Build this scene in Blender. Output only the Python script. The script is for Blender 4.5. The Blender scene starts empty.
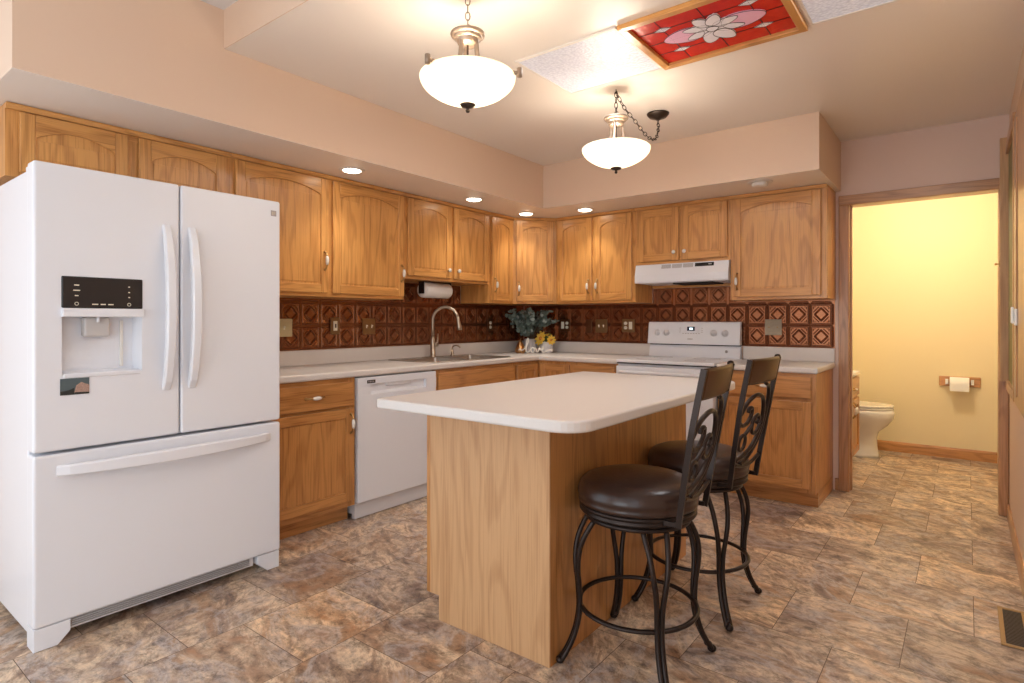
import bpy, bmesh, math, random
from mathutils import Vector, Matrix, noise
random.seed(7)
PI = math.pi
SC = bpy.context.scene
COL = SC.collection

# ------------------------------------------------------------------ camera, world, light, exposure
cam_d = bpy.data.cameras.new('camera')
cam = bpy.data.objects.new('camera', cam_d)
COL.objects.link(cam)
cam.location = (3.546, -4.764, 1.212)
cam.rotation_euler = (PI / 2, 0, math.radians(37.817))
cam_d.sensor_width = 36.0
cam_d.lens = 36.0 * 586.5 / 1024
cam_d.shift_y = -(341.5 - 321.05) / 1024
cam_d.clip_start = 0.02
SC.camera = cam

W = bpy.data.worlds.new('world')
SC.world = W
W.use_nodes = True
W.node_tree.nodes['Background'].inputs[0].default_value = (0.82, 0.91, 1.0, 1)
W.node_tree.nodes['Background'].inputs[1].default_value = 1.28

SC.view_settings.view_transform = 'Standard'
SC.view_settings.look = 'None'
SC.view_settings.gamma = 1.0
SC.view_settings.use_curve_mapping = False
SC.view_settings.exposure = 0.70

def lamp(name, kind, loc, energy, color, size=0.1, rot=(0, 0, 0), parent=None, **kw):
    l = bpy.data.lights.new(name, kind)
    l.energy = energy
    l.color = color
    if kind == 'AREA':
        l.size = size
    elif kind in ('POINT', 'SPOT'):
        l.shadow_soft_size = size
    for k, v in kw.items():
        setattr(l, k, v)
    o = bpy.data.objects.new(name, l)
    COL.objects.link(o)
    o.location = loc
    o.rotation_euler = rot
    if parent:
        o.parent = parent
    return o

WARM = (1.0, 0.90, 0.77)
# daylight fill lamp added behind the camera, out of view
lamp('dining_fill', 'AREA', (2.25, -7.55, 1.05), 14, (0.88, 0.94, 1.0), 1.85, (PI / 2, 0, 0), shape='RECTANGLE', size_y=1.95)
# the bathroom's ceiling lamp
lamp('bathroom_lamp', 'POINT', (3.2, 0.55, 2.3), 19, (1.0, 0.95, 0.86), 0.12)

# ------------------------------------------------------------------ materials
def srgb(r, g, b):
    f = lambda c: (c / 255 / 12.92) if c / 255 <= 0.04045 else ((c / 255 + 0.055) / 1.055) ** 2.4
    return (f(r), f(g), f(b), 1)

def mk(name, col, rough=0.5, metal=0.0, coat=0.0, emit=None, estr=0.0, trans=0.0, spec=0.5, noise_amt=0.0, noise_scale=20, bump=0.0, bump_scale=200):
    m = bpy.data.materials.new(name)
    m.use_nodes = True
    nt = m.node_tree
    b = nt.nodes['Principled BSDF']
    b.inputs['Base Color'].default_value = col
    b.inputs['Roughness'].default_value = rough
    b.inputs['Metallic'].default_value = metal
    b.inputs['Coat Weight'].default_value = coat
    b.inputs['Specular IOR Level'].default_value = spec
    b.inputs['Transmission Weight'].default_value = trans
    if emit:
        b.inputs['Emission Color'].default_value = emit
        b.inputs['Emission Strength'].default_value = estr
    tc = nt.nodes.new('ShaderNodeTexCoord')
    if noise_amt:
        n = nt.nodes.new('ShaderNodeTexNoise')
        n.inputs['Scale'].default_value = noise_scale
        n.inputs['Detail'].default_value = 6
        nt.links.new(tc.outputs['Object'], n.inputs['Vector'])
        r = nt.nodes.new('ShaderNodeMix')
        r.data_type = 'RGBA'
        r.inputs['A'].default_value = tuple(c * (1 - noise_amt) for c in col[:3]) + (1,)
        r.inputs['B'].default_value = tuple(min(1, c * (1 + noise_amt)) for c in col[:3]) + (1,)
        nt.links.new(n.outputs['Fac'], r.inputs['Factor'])
        nt.links.new(r.outputs['Result'], b.inputs['Base Color'])
    if bump:
        n2 = nt.nodes.new('ShaderNodeTexNoise')
        n2.inputs['Scale'].default_value = bump_scale
        n2.inputs['Detail'].default_value = 3
        nt.links.new(tc.outputs['Object'], n2.inputs['Vector'])
        bp = nt.nodes.new('ShaderNodeBump')
        bp.inputs['Strength'].default_value = bump
        bp.inputs['Distance'].default_value = 0.002
        nt.links.new(n2.outputs['Fac'], bp.inputs['Height'])
        nt.links.new(bp.outputs['Normal'], b.inputs['Normal'])
    return m

def oak(name, light, dark, horiz=False, rough=0.33, coat=0.25, ring=8.0, amount=1.0):
    m = bpy.data.materials.new(name)
    m.use_nodes = True
    nt = m.node_tree
    N, L = nt.nodes, nt.links
    b = N['Principled BSDF']
    tc = N.new('ShaderNodeTexCoord')
    oi = N.new('ShaderNodeObjectInfo')
    mul = N.new('ShaderNodeMath'); mul.operation = 'MULTIPLY'; mul.inputs[1].default_value = 37.0
    L.new(oi.outputs['Random'], mul.inputs[0])
    add = N.new('ShaderNodeVectorMath'); add.operation = 'ADD'
    L.new(tc.outputs['Object'], add.inputs[0])
    cmb = N.new('ShaderNodeCombineXYZ')
    for i in range(3):
        L.new(mul.outputs[0], cmb.inputs[i])
    L.new(cmb.outputs[0], add.inputs[1])
    def mapped(sc):
        mp = N.new('ShaderNodeMapping')
        mp.inputs['Scale'].default_value = sc
        L.new(add.outputs[0], mp.inputs['Vector'])
        return mp.outputs[0]
    g = (1.8, 1.8, 12.0) if horiz else (12.0, 12.0, 1.7)
    n1 = N.new('ShaderNodeTexNoise')           # broad figure: warped growth rings
    n1.inputs['Scale'].default_value = 0.55
    n1.inputs['Detail'].default_value = 2.0
    n1.inputs['Roughness'].default_value = 0.45
    L.new(mapped(g), n1.inputs['Vector'])
    mr = N.new('ShaderNodeMath'); mr.operation = 'MULTIPLY'; mr.inputs[1].default_value = ring * 2 * PI
    L.new(n1.outputs['Fac'], mr.inputs[0])
    sn = N.new('ShaderNodeMath'); sn.operation = 'SINE'
    L.new(mr.outputs[0], sn.inputs[0])
    r1 = N.new('ShaderNodeMapRange')
    r1.inputs['From Min'].default_value = 0.1; r1.inputs['From Max'].default_value = 1.0
    r1.inputs['To Min'].default_value = 0.0; r1.inputs['To Max'].default_value = 1.0
    L.new(sn.outputs[0], r1.inputs['Value'])
    n2 = N.new('ShaderNodeTexNoise')           # fine pores along the grain
    n2.inputs['Scale'].default_value = 1.0
    n2.inputs['Detail'].default_value = 3.0
    g2 = (5.0, 5.0, 190.0) if horiz else (190.0, 190.0, 4.0)
    L.new(mapped(g2), n2.inputs['Vector'])
    r2 = N.new('ShaderNodeMapRange')
    r2.inputs['From Min'].default_value = 0.5; r2.inputs['From Max'].default_value = 0.72
    L.new(n2.outputs['Fac'], r2.inputs['Value'])
    n3 = N.new('ShaderNodeTexNoise')           # slow colour drift between boards
    n3.inputs['Scale'].default_value = 1.0
    L.new(mapped((0.8, 0.8, 7.0) if horiz else (7.0, 7.0, 0.3)), n3.inputs['Vector'])
    a1 = N.new('ShaderNodeMath'); a1.operation = 'MULTIPLY'; a1.inputs[1].default_value = 0.36 * amount
    L.new(r1.outputs[0], a1.inputs[0])
    a2 = N.new('ShaderNodeMath'); a2.operation = 'MULTIPLY'; a2.inputs[1].default_value = 0.55 * amount
    L.new(r2.outputs[0], a2.inputs[0])
    a3 = N.new('ShaderNodeMath'); a3.operation = 'ADD'
    L.new(a1.outputs[0], a3.inputs[0]); L.new(a2.outputs[0], a3.inputs[1])
    a4 = N.new('ShaderNodeMath'); a4.operation = 'MULTIPLY_ADD'
    a4.inputs[1].default_value = 0.45; a4.inputs[2].default_value = -0.17
    L.new(n3.outputs['Fac'], a4.inputs[0])
    a5 = N.new('ShaderNodeMath'); a5.operation = 'ADD'; a5.use_clamp = True
    L.new(a3.outputs[0], a5.inputs[0]); L.new(a4.outputs[0], a5.inputs[1])
    mx = N.new('ShaderNodeMix'); mx.data_type = 'RGBA'
    mx.inputs['A'].default_value = light; mx.inputs['B'].default_value = dark
    L.new(a5.outputs[0], mx.inputs['Factor'])
    L.new(mx.outputs['Result'], b.inputs['Base Color'])
    b.inputs['Roughness'].default_value = rough
    b.inputs['Coat Weight'].default_value = coat
    b.inputs['Coat Roughness'].default_value = 0.2
    bp = N.new('ShaderNodeBump'); bp.inputs['Strength'].default_value = 0.12; bp.inputs['Distance'].default_value = 0.001
    bp.invert = True
    L.new(r2.outputs[0], bp.inputs['Height']); L.new(bp.outputs['Normal'], b.inputs['Normal'])
    return m

OAK_L, OAK_D = srgb(222, 162, 92), srgb(166, 104, 46)
oakv = oak('oak_upright_grain', OAK_L, OAK_D)
oakh = oak('oak_level_grain', OAK_L, OAK_D, True)
OB_L, OB_D = srgb(204, 146, 86), srgb(148, 94, 46)  # darker copy of the oak: shade on the base cabinets put into the colour
obv = oak('base_oak_upright_grain', OB_L, OB_D)
obh = oak('base_oak_level_grain', OB_L, OB_D, True)
palev = oak('pale_oak_veneer', srgb(212, 168, 122), srgb(180, 132, 88), rough=0.45, coat=0.05, ring=7)
trimv = oak('trim_oak_upright', srgb(200, 150, 105), srgb(150, 100, 62))
trimh = oak('trim_oak_level', srgb(200, 150, 105), srgb(150, 100, 62), True)

M_wall = mk('peach_paint', srgb(232, 203, 178), 0.6, bump=0.08, bump_scale=150)
M_wall2 = mk('dusty_rose_paint', srgb(234, 206, 190), 0.6, bump=0.08, bump_scale=150)
M_ceil = mk('ceiling_paint', srgb(242, 233, 224), 0.35, bump=0.04, bump_scale=120)
M_pop = mk('popcorn_ceiling', srgb(238, 236, 236), 0.9, bump=1.0, bump_scale=180)
M_bath = mk('yellow_paint', srgb(240, 222, 180), 0.6, bump=0.06, bump_scale=150)
M_white = mk('white_appliance', srgb(238, 240, 246), 0.32, coat=0.3)
M_whitesh = mk('white_appliance_trim', srgb(222, 221, 224), 0.35)
M_lam = mk('white_laminate', srgb(226, 220, 215), 0.32, noise_amt=0.04, noise_scale=140)
M_black = mk('black_plastic', srgb(38, 34, 34), 0.25)
M_dark = mk('dark_gap', srgb(30, 26, 24), 0.7)
M_grey = mk('grey_plastic', srgb(165, 160, 160), 0.4)
M_lgrey = mk('pale_grey_plastic', srgb(204, 200, 198), 0.3)
M_steel = mk('brushed_steel', srgb(190, 182, 172), 0.28, 1.0)
M_nickel = mk('brushed_nickel', srgb(185, 172, 155), 0.3, 1.0)
M_brass = mk('antique_brass', srgb(180, 145, 95), 0.3, 1.0)
M_ceramic = mk('white_ceramic', srgb(240, 236, 228), 0.15, coat=0.5)
M_leather = mk('dark_brown_leather', srgb(54, 36, 29), 0.28, coat=0.1, bump=0.25, bump_scale=90, noise_amt=0.3, noise_scale=14)
M_iron = mk('bronze_iron', srgb(52, 42, 38), 0.36, 0.6)
M_ironL = mk('lit_bronze_rail', srgb(84, 62, 44), 0.34, 0.7)  # lighter bronze: light on the rail's outer face put into the colour
M_pewter = mk('pewter', srgb(158, 140, 124), 0.35, 0.75)
M_dkbronze = mk('dark_bronze', srgb(62, 50, 42), 0.4, 0.6)
M_porcelain = mk('porcelain', srgb(240, 236, 228), 0.12, coat=0.6)
M_paper = mk('white_paper', srgb(243, 240, 236), 0.9)
M_gold = mk('brushed_gold', srgb(205, 160, 110), 0.28, 1.0)
M_plate = mk('brass_wallplate', srgb(140, 108, 72), 0.35, 0.7)
M_creamplate = mk('cream_wallplate', srgb(196, 182, 140), 0.45)
M_ivory = mk('ivory_device', srgb(238, 230, 208), 0.4)
M_copperplate = mk('copper_wallplate', srgb(112, 74, 48), 0.35, 0.8)
M_stoneplate = mk('stone_wallplate', srgb(176, 164, 142), 0.55, noise_amt=0.18, noise_scale=70)
M_can = mk('downlight_trim', srgb(235, 228, 220), 0.4)
M_canlit = mk('downlight_lens', srgb(255, 246, 230), 0.4, emit=(1, 0.9, 0.72, 1), estr=9)
M_petal = mk('yellow_petal', srgb(246, 208, 84), 0.6)
M_core = mk('flower_core', srgb(214, 140, 60), 0.7)
M_leafd = mk('eucalyptus_leaf', srgb(104, 120, 112), 0.55)
M_leafl = mk('pale_eucalyptus_leaf', srgb(158, 172, 168), 0.6)
M_leafg = mk('deep_green_leaf', srgb(70, 88, 52), 0.5)
M_stem = mk('brown_stem', srgb(90, 74, 56), 0.7)
M_pot = mk('matte_grey_pot', srgb(196, 192, 194), 0.6)
M_potw = mk('matte_white_pot', srgb(232, 230, 232), 0.55)
M_lead = mk('lead_came', srgb(60, 40, 36), 0.45, 0.5)
M_wpetal = mk('white_art_glass', srgb(242, 236, 242), 0.15, noise_amt=0.06, noise_scale=18)
M_pink = mk('pink_art_glass', srgb(242, 186, 212), 0.15, noise_amt=0.12, noise_scale=20)
M_vent = mk('brown_vent', srgb(96, 84, 74), 0.45, 0.3)
M_ventf = mk('tan_vent_frame', srgb(176, 142, 96), 0.4, 0.4)
M_glaze = mk('greenish_glass', srgb(122, 116, 66), 0.5)
M_magnet_a = mk('photo_sky', srgb(86, 100, 104), 0.4)
M_magnet_b = mk('photo_rocks', srgb(176, 146, 132), 0.4, noise_amt=0.6, noise_scale=220)
M_magnet_c = mk('photo_dark', srgb(50, 52, 50), 0.4)

def red_glass():
    m = mk('red_art_glass', srgb(196, 34, 26), 0.22, coat=0.0, spec=0.3, bump=0.5, bump_scale=60)
    nt = m.node_tree; N, L = nt.nodes, nt.links
    tc = N.new('ShaderNodeTexCoord')
    n = N.new('ShaderNodeTexNoise'); n.inputs['Scale'].default_value = 14; n.inputs['Detail'].default_value = 4; n.inputs['Distortion'].default_value = 2
    L.new(tc.outputs['Object'], n.inputs['Vector'])
    mx = N.new('ShaderNodeMix'); mx.data_type = 'RGBA'
    mx.inputs['A'].default_value = srgb(188, 20, 14); mx.inputs['B'].default_value = srgb(226, 50, 32)
    L.new(n.outputs['Fac'], mx.inputs['Factor'])
    L.new(mx.outputs['Result'], N['Principled BSDF'].inputs['Base Color'])
    return m
M_red = red_glass()

def panel_mat():
    m = mk('patterned_acrylic', srgb(224, 224, 232), 0.25)
    nt = m.node_tree; N, L = nt.nodes, nt.links
    b = N['Principled BSDF']
    tc = N.new('ShaderNodeTexCoord')
    v = N.new('ShaderNodeTexVoronoi'); v.inputs['Scale'].default_value = 70
    L.new(tc.outputs['Object'], v.inputs['Vector'])
    bp = N.new('ShaderNodeBump'); bp.inputs['Strength'].default_value = 0.6; bp.inputs['Distance'].default_value = 0.004
    L.new(v.outputs['Distance'], bp.inputs['Height']); L.new(bp.outputs['Normal'], b.inputs['Normal'])
    cr = N.new('ShaderNodeMix'); cr.data_type = 'RGBA'
    cr.inputs['A'].default_value = srgb(232, 232, 240); cr.inputs['B'].default_value = srgb(200, 200, 214)
    L.new(v.outputs['Distance'], cr.inputs['Factor']); L.new(cr.outputs['Result'], b.inputs['Base Color'])
    b.inputs['Emission Color'].default_value = (0.9, 0.93, 1, 1)
    b.inputs['Emission Strength'].default_value = 0.10
    return m
M_acrylic = panel_mat()

def shade_mat():
    m = bpy.data.materials.new('frosted_glass_shade')
    m.use_nodes = True
    nt = m.node_tree; N, L = nt.nodes, nt.links
    out = N['Material Output']
    b = N['Principled BSDF']
    b.inputs['Base Color'].default_value = srgb(255, 246, 230)
    b.inputs['Roughness'].default_value = 0.25
    b.inputs['Emission Color'].default_value = (1, 0.86, 0.66, 1)
    b.inputs['Emission Strength'].default_value = 0.18
    t = N.new('ShaderNodeBsdfTranslucent'); t.inputs['Color'].default_value = (1, 0.93, 0.8, 1)
    mx = N.new('ShaderNodeMixShader'); mx.inputs[0].default_value = 0.55
    L.new(b.outputs[0], mx.inputs[1]); L.new(t.outputs[0], mx.inputs[2]); L.new(mx.outputs[0], out.inputs[0])
    return m
M_shade = shade_mat()

def copper():
    m = bpy.data.materials.new('embossed_copper')
    m.use_nodes = True
    nt = m.node_tree; N, L = nt.nodes, nt.links
    b = N['Principled BSDF']
    tc = N.new('ShaderNodeTexCoord')
    n = N.new('ShaderNodeTexNoise'); n.inputs['Scale'].default_value = 9; n.inputs['Detail'].default_value = 5
    L.new(tc.outputs['Object'], n.inputs['Vector'])
    mx = N.new('ShaderNodeMix'); mx.data_type = 'RGBA'
    mx.inputs['A'].default_value = srgb(134, 80, 52); mx.inputs['B'].default_value = srgb(172, 118, 84)
    L.new(n.outputs['Fac'], mx.inputs['Factor'])
    L.new(mx.outputs['Result'], b.inputs['Base Color'])
    b.inputs['Metallic'].default_value = 0.9
    b.inputs['Roughness'].default_value = 0.27
    return m
M_copper = copper()
M_darkcopper = mk('dark_copper', srgb(84, 50, 34), 0.4, 0.75)  # darker copper for strips along tile seams and around the diamonds

def slate():
    m = bpy.data.materials.new('slate_tile')
    m.use_nodes = True
    nt = m.node_tree; N, L = nt.nodes, nt.links
    b = N['Principled BSDF']
    tc = N.new('ShaderNodeTexCoord')
    ge = N.new('ShaderNodeNewGeometry')
    rnd = ge.outputs['Random Per Island']
    # every tile gets its own patch and direction of the stone
    m1 = N.new('ShaderNodeMath'); m1.operation = 'MULTIPLY'; m1.inputs[1].default_value = 53.0
    L.new(rnd, m1.inputs[0])
    cb = N.new('ShaderNodeCombineXYZ')
    for i in range(3):
        L.new(m1.outputs[0], cb.inputs[i])
    ad = N.new('ShaderNodeVectorMath'); ad.operation = 'ADD'
    L.new(tc.outputs['Object'], ad.inputs[0]); L.new(cb.outputs[0], ad.inputs[1])
    rot = N.new('ShaderNodeVectorRotate'); rot.rotation_type = 'Z_AXIS'
    m2 = N.new('ShaderNodeMath'); m2.operation = 'MULTIPLY_ADD'; m2.inputs[1].default_value = 0.9; m2.inputs[2].default_value = 0.0
    L.new(rnd, m2.inputs[0])
    L.new(ad.outputs[0], rot.inputs['Vector']); L.new(m2.outputs[0], rot.inputs['Angle'])
    def mp(s):
        k = N.new('ShaderNodeMapping'); k.inputs['Scale'].default_value = s
        L.new(rot.outputs[0], k.inputs['Vector']); return k.outputs[0]
    def nz(s, sc, det, ro, dist):
        n = N.new('ShaderNodeTexNoise'); n.inputs['Scale'].default_value = sc; n.inputs['Detail'].default_value = det
        n.inputs['Roughness'].default_value = ro; n.inputs['Distortion'].default_value = dist
        L.new(mp(s), n.inputs['Vector']); return n.outputs['Fac']
    big = nz((1.0, 1.4, 1), 2.4, 9, 0.66, 1.0)
    med = nz((1.0, 2.0, 1), 3.4, 11, 0.74, 0.9)
    fine = nz((1, 1.3, 1), 17.0, 10, 0.8, 0.4)
    mask = nz((1.0, 1.6, 1), 2.6, 8, 0.68, 1.2)
    def ramp(fac, stops):
        r = N.new('ShaderNodeValToRGB'); e = r.color_ramp.elements
        while len(e) < len(stops):
            e.new(0.5)
        for i, (p, c) in enumerate(stops):
            e[i].position = p; e[i].color = c
        L.new(fac, r.inputs[0]); return r.outputs[0]
    c1 = ramp(big, [(0.34, srgb(112, 97, 92)), (0.44, srgb(146, 125, 112)), (0.50, srgb(174, 166, 163)), (0.56, srgb(158, 133, 112)), (0.66, srgb(158, 121, 92))])
    c2 = ramp(med, [(0.36, srgb(118, 101, 92)), (0.45, srgb(170, 147, 125)), (0.51, srgb(208, 192, 170)), (0.57, srgb(184, 162, 138)), (0.65, srgb(136, 117, 107))])
    msk = ramp(mask, [(0.42, (0, 0, 0, 1)), (0.58, (1, 1, 1, 1))])
    c3 = ramp(fine, [(0.38, (0.50, 0.46, 0.44, 1)), (0.46, (1.0, 0.98, 0.96, 1)), (0.56, (1.42, 1.40, 1.36, 1))])
    def mix(f, a, c, mode='MIX'):
        x = N.new('ShaderNodeMix'); x.data_type = 'RGBA'; x.blend_type = mode
        if isinstance(f, float): x.inputs['Factor'].default_value = f
        else: L.new(f, x.inputs['Factor'])
        L.new(a, x.inputs['A']); L.new(c, x.inputs['B']); return x.outputs['Result']
    c = mix(msk, c1, c2)
    c = mix(0.9, c, c3, 'MULTIPLY')
    # tone of the whole tile
    wn = N.new('ShaderNodeTexWhiteNoise'); wn.noise_dimensions = '1D'
    L.new(rnd, wn.inputs['W'])
    tone = ramp(wn.outputs['Value'], [(0.0, (0.78, 0.74, 0.74, 1)), (0.3, (0.98, 0.95, 0.93, 1)), (0.65, (1.08, 1.05, 1.02, 1)), (1.0, (1.22, 1.12, 0.98, 1))])
    c = mix(1.0, c, tone, 'MULTIPLY')
    L.new(c, b.inputs['Base Color'])
    b.inputs['Roughness'].default_value = 0.42
    bp = N.new('ShaderNodeBump'); bp.inputs['Strength'].default_value = 0.25; bp.inputs['Distance'].default_value = 0.003
    L.new(fine, bp.inputs['Height']); L.new(bp.outputs['Normal'], b.inputs['Normal'])
    return m
M_slate = slate()
M_grout = mk('tile_joint', srgb(104, 86, 72), 0.8)

# ------------------------------------------------------------------ mesh builder
class MB:
    def __init__(s, M=None):
        s.bm = bmesh.new()
        s.M = M or Matrix.Identity(4)
        s.smooth = []
    def _merge(s, t, m, smooth=False):
        for f in t.faces:
            f.material_index = m
            f.smooth = smooth
        t.transform(s.M)
        me = bpy.data.meshes.new('tmp')
        t.to_mesh(me); t.free()
        s.bm.from_mesh(me)
        bpy.data.meshes.remove(me)
    def box(s, x0, x1, y0, y1, z0, z1, m=0, bev=0.0, seg=2):
        t = bmesh.new()
        bmesh.ops.create_cube(t, size=1)
        for v in t.verts:
            v.co = Vector(((x0 + x1) / 2 + v.co.x * (x1 - x0), (y0 + y1) / 2 + v.co.y * (y1 - y0), (z0 + z1) / 2 + v.co.z * (z1 - z0)))
        if bev:
            bev = min(bev, 0.45 * min(abs(x1 - x0), abs(y1 - y0), abs(z1 - z0)))
            bmesh.ops.bevel(t, geom=list(t.edges), offset=bev, segments=seg, affect='EDGES', profile=0.5)
        s._merge(t, m); return s
    def prism(s, pts, lo, hi, axis='z', m=0, bev=0.0, seg=2, smooth=False):
        """polygon pts (a,b) swept along axis; axis z: (x,y), y: (x,z), x: (y,z)"""
        t = bmesh.new()
        def P(a, b, c):
            return {'z': (a, b, c), 'y': (a, c, b), 'x': (c, a, b)}[axis]
        A = [t.verts.new(P(a, b, lo)) for a, b in pts]
        B = [t.verts.new(P(a, b, hi)) for a, b in pts]
        n = len(pts)
        t.faces.new(A); t.faces.new(B[::-1])
        for i in range(n):
            t.faces.new((A[i], B[i], B[(i + 1) % n], A[(i + 1) % n]))
        bmesh.ops.recalc_face_normals(t, faces=t.faces)
        if bev:
            es = [e for e in t.edges if (e.verts[0] in A) == (e.verts[1] in A)]
            bmesh.ops.bevel(t, geom=es, offset=bev, segments=seg, affect='EDGES', profile=0.5)
        s._merge(t, m, smooth); return s
    def lathe(s, prof, c=(0, 0, 0), n=32, m=0, smooth=True, axis='z', cap=True):
        t = bmesh.new()
        rings = []
        for r, z in prof:
            ring = []
            for i in range(n):
                a = 2 * PI * i / n
                p = (r * math.cos(a), r * math.sin(a), z)
                if axis == 'x': p = (p[2], p[0], p[1])
                elif axis == 'y': p = (p[1], p[2], p[0])
                ring.append(t.verts.new((p[0] + c[0], p[1] + c[1], p[2] + c[2])))
            rings.append(ring)
        for a, b in zip(rings, rings[1:]):
            for i in range(n):
                t.faces.new((a[i], a[(i + 1) % n], b[(i + 1) % n], b[i]))
        if cap:
            if prof[0][0] > 1e-5: t.faces.new(rings[0][::-1])
            if prof[-1][0] > 1e-5: t.faces.new(rings[-1])
        bmesh.ops.remove_doubles(t, verts=t.verts, dist=1e-6)
        bmesh.ops.recalc_face_normals(t, faces=t.faces)
        s._merge(t, m, smooth); return s
    def tube(s, pts, r, n=10, m=0, closed=False, smooth=True, flat=1.0):
        """round (or flattened) bar along a polyline; r may be a list"""
        P = [Vector(p) for p in pts]
        k = len(P)
        R = r if isinstance(r, (list, tuple)) else [r] * k
        t = bmesh.new()
        rings = []
        up = None
        for i in range(k):
            if closed: d = P[(i + 1) % k] - P[i - 1]
            else: d = P[min(i + 1, k - 1)] - P[max(i - 1, 0)]
            d.normalize()
            if up is None:
                up = Vector((0, 0, 1)) if abs(d.z) < 0.9 else Vector((1, 0, 0))
            u = (up - d * up.dot(d))
            if u.length < 1e-4:
                u = d.orthogonal()
            u.normalize(); w = d.cross(u); up = u
            rings.append([t.verts.new(P[i] + (u * math.cos(2 * PI * j / n) + w * math.sin(2 * PI * j / n) * flat) * R[i]) for j in range(n)])
        rr = rings + ([rings[0]] if closed else [])
        for a, b in zip(rr, rr[1:]):
            for j in range(n):
                t.faces.new((a[j], a[(j + 1) % n], b[(j + 1) % n], b[j]))
        if not closed:
            t.faces.new(rings[0][::-1]); t.faces.new(rings[-1])
        bmesh.ops.recalc_face_normals(t, faces=t.faces)
        s._merge(t, m, smooth); return s
    def ball(s, c, r, m=0, sx=1, sy=1, sz=1, n=14):
        t = bmesh.new()
        bmesh.ops.create_uvsphere(t, u_segments=n, v_segments=max(6, n // 2 + 1), radius=r)
        for v in t.verts:
            v.co = Vector((v.co.x * sx + c[0], v.co.y * sy + c[1], v.co.z * sz + c[2]))
        s._merge(t, m, True); return s
    def poly(s, pts, m=0, smooth=False):
        t = bmesh.new()
        t.faces.new([t.verts.new(p) for p in pts])
        s._merge(t, m, smooth); return s
    def build(s, name, mats, parent=None, loc=None, label=None):
        if not isinstance(mats, (list, tuple)): mats = [mats]
        me = bpy.data.meshes.new(name)
        s.bm.to_mesh(me); s.bm.free()
        for m in mats: me.materials.append(m)
        o = bpy.data.objects.new(name, me)
        COL.objects.link(o)
        if loc: o.location = loc
        if parent: o.parent = parent
        if label: o['label'] = label
        return o

def thing(name, label, cat, loc=(0, 0, 0), rz=0, group=None):
    o = bpy.data.objects.new(name, None)
    COL.objects.link(o)
    o.empty_display_size = 0.05
    o.location = loc; o.rotation_euler = (0, 0, rz)
    o['label'] = label; o['category'] = cat
    if group: o['group'] = group
    return o

def tag(o, label, cat, group=None, kind=None):
    o['label'] = label; o['category'] = cat
    if group: o['group'] = group
    if kind: o['kind'] = kind
    return o

def struct(o):
    o['kind'] = 'structure'
    return o

def catmull(pts, k=6, closed=False):
    P = [Vector(p) for p in pts]; n = len(P); out = []
    rng = range(n if closed else n - 1)
    for i in rng:
        p0 = P[(i - 1) % n] if closed or i > 0 else P[0] * 2 - P[1]
        p1, p2 = P[i], P[(i + 1) % n]
        p3 = P[(i + 2) % n] if closed or i + 2 < n else P[-1] * 2 - P[-2]
        for j in range(k):
            t = j / k
            out.append(0.5 * ((2 * p1) + (p2 - p0) * t + (2 * p0 - 5 * p1 + 4 * p2 - p3) * t * t + (3 * p1 - p0 - 3 * p2 + p3) * t ** 3))
    if not closed: out.append(P[-1])
    return out

# ------------------------------------------------------------------ setting
ZC, ZS, ZH = 2.495, 2.141, 2.677      # kitchen ceiling, soffit underside, raised ceiling
SD, YD, YE = 0.78, -3.41, -4.189      # soffit depth, ceiling step, soffit end
XE = 2.831                            # soffit end on the range wall
XW = 3.752                            # right wall
DX0, DX1, DZ = 2.884, 3.70, 2.035     # doorway
YB = 1.724

def floor_mesh():
    u = 0.2095
    i0, i1 = -16, 4; j0, j1 = -26, 20
    ox, oy = 3.148, -2.315
    b = MB()
    tiles = []
    for c in range(-8, 0):                       # left part: columns of square tiles, every other one shifted half a tile
        i = -5 + 2 * c
        for j in range(j0 - 1, j1):
            if (j + c) % 2 == 0: tiles.append((i, j, 2, 2))
    for k in range(j0 // 2, j1 // 2):            # right part: rows, every other one shifted half a tile
        st_ = -5 if k % 2 == 0 else -6
        for i in range(st_, i1 + 2, 2):
            tiles.append((max(i, -5), 2 * k, 2 - (max(i, -5) - i), 2))
    for (i, j, w, h) in tiles:
        if True:
            g = 0.0012
            x0, x1 = ox + i * u + g, ox + (i + w) * u - g
            y0, y1 = oy + j * u + g, oy + (j + h) * u - g
            x0, x1 = max(-0.1, x0), min(3.9, x1)
            y0, y1 = max(-7.6, y0), min(1.8, y1)
            if x1 - x0 < 0.01 or y1 - y0 < 0.01: continue
            b.poly([(x0, y0, 0), (x1, y0, 0), (x1, y1, 0), (x0, y1, 0)], 0)
    b.box(-0.1, 3.9, -7.6, 1.8, -0.06, -0.0012, 1)
    return b
struct(floor_mesh().build('floor', [M_slate, M_grout]))

b = MB(); b.box(-0.1, 0, -4.6, 0.1, 0, ZH + 0.05); struct(b.build('wall_left', M_wall))
b = MB()
b.box(0, DX0 - 0.02, 0, 0.11, 0, ZC + 0.2)
b.box(DX1 + 0.02, XW, 0, 0.11, 0, ZC + 0.2)
b.box(DX0 - 0.02, DX1 + 0.02, 0, 0.11, DZ + 0.02, ZC + 0.2)
struct(b.build('wall_back', M_wall2))
b = MB(); b.box(XW, XW + 0.1, -5.0, YB + 0.1, 0, ZH + 0.05); struct(b.build('wall_right', M_wall))
b = MB(); b.box(0, XW, YD, 0, ZC, ZC + 0.13); cl = struct(b.build('ceiling', M_ceil))
b = MB(); b.box(0, XW, YD - 0.004, YD, ZC, ZH)
struct(b.build('wall_ceiling_step', M_wall))
b = MB(); b.box(-0.1, XW + 0.1, -7.5, YD + 0.2, ZH, ZH + 0.05); struct(b.build('ceiling_raised', M_pop))
b = MB()      # unseen wall added behind the camera to cut daylight, with an opening left
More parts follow.
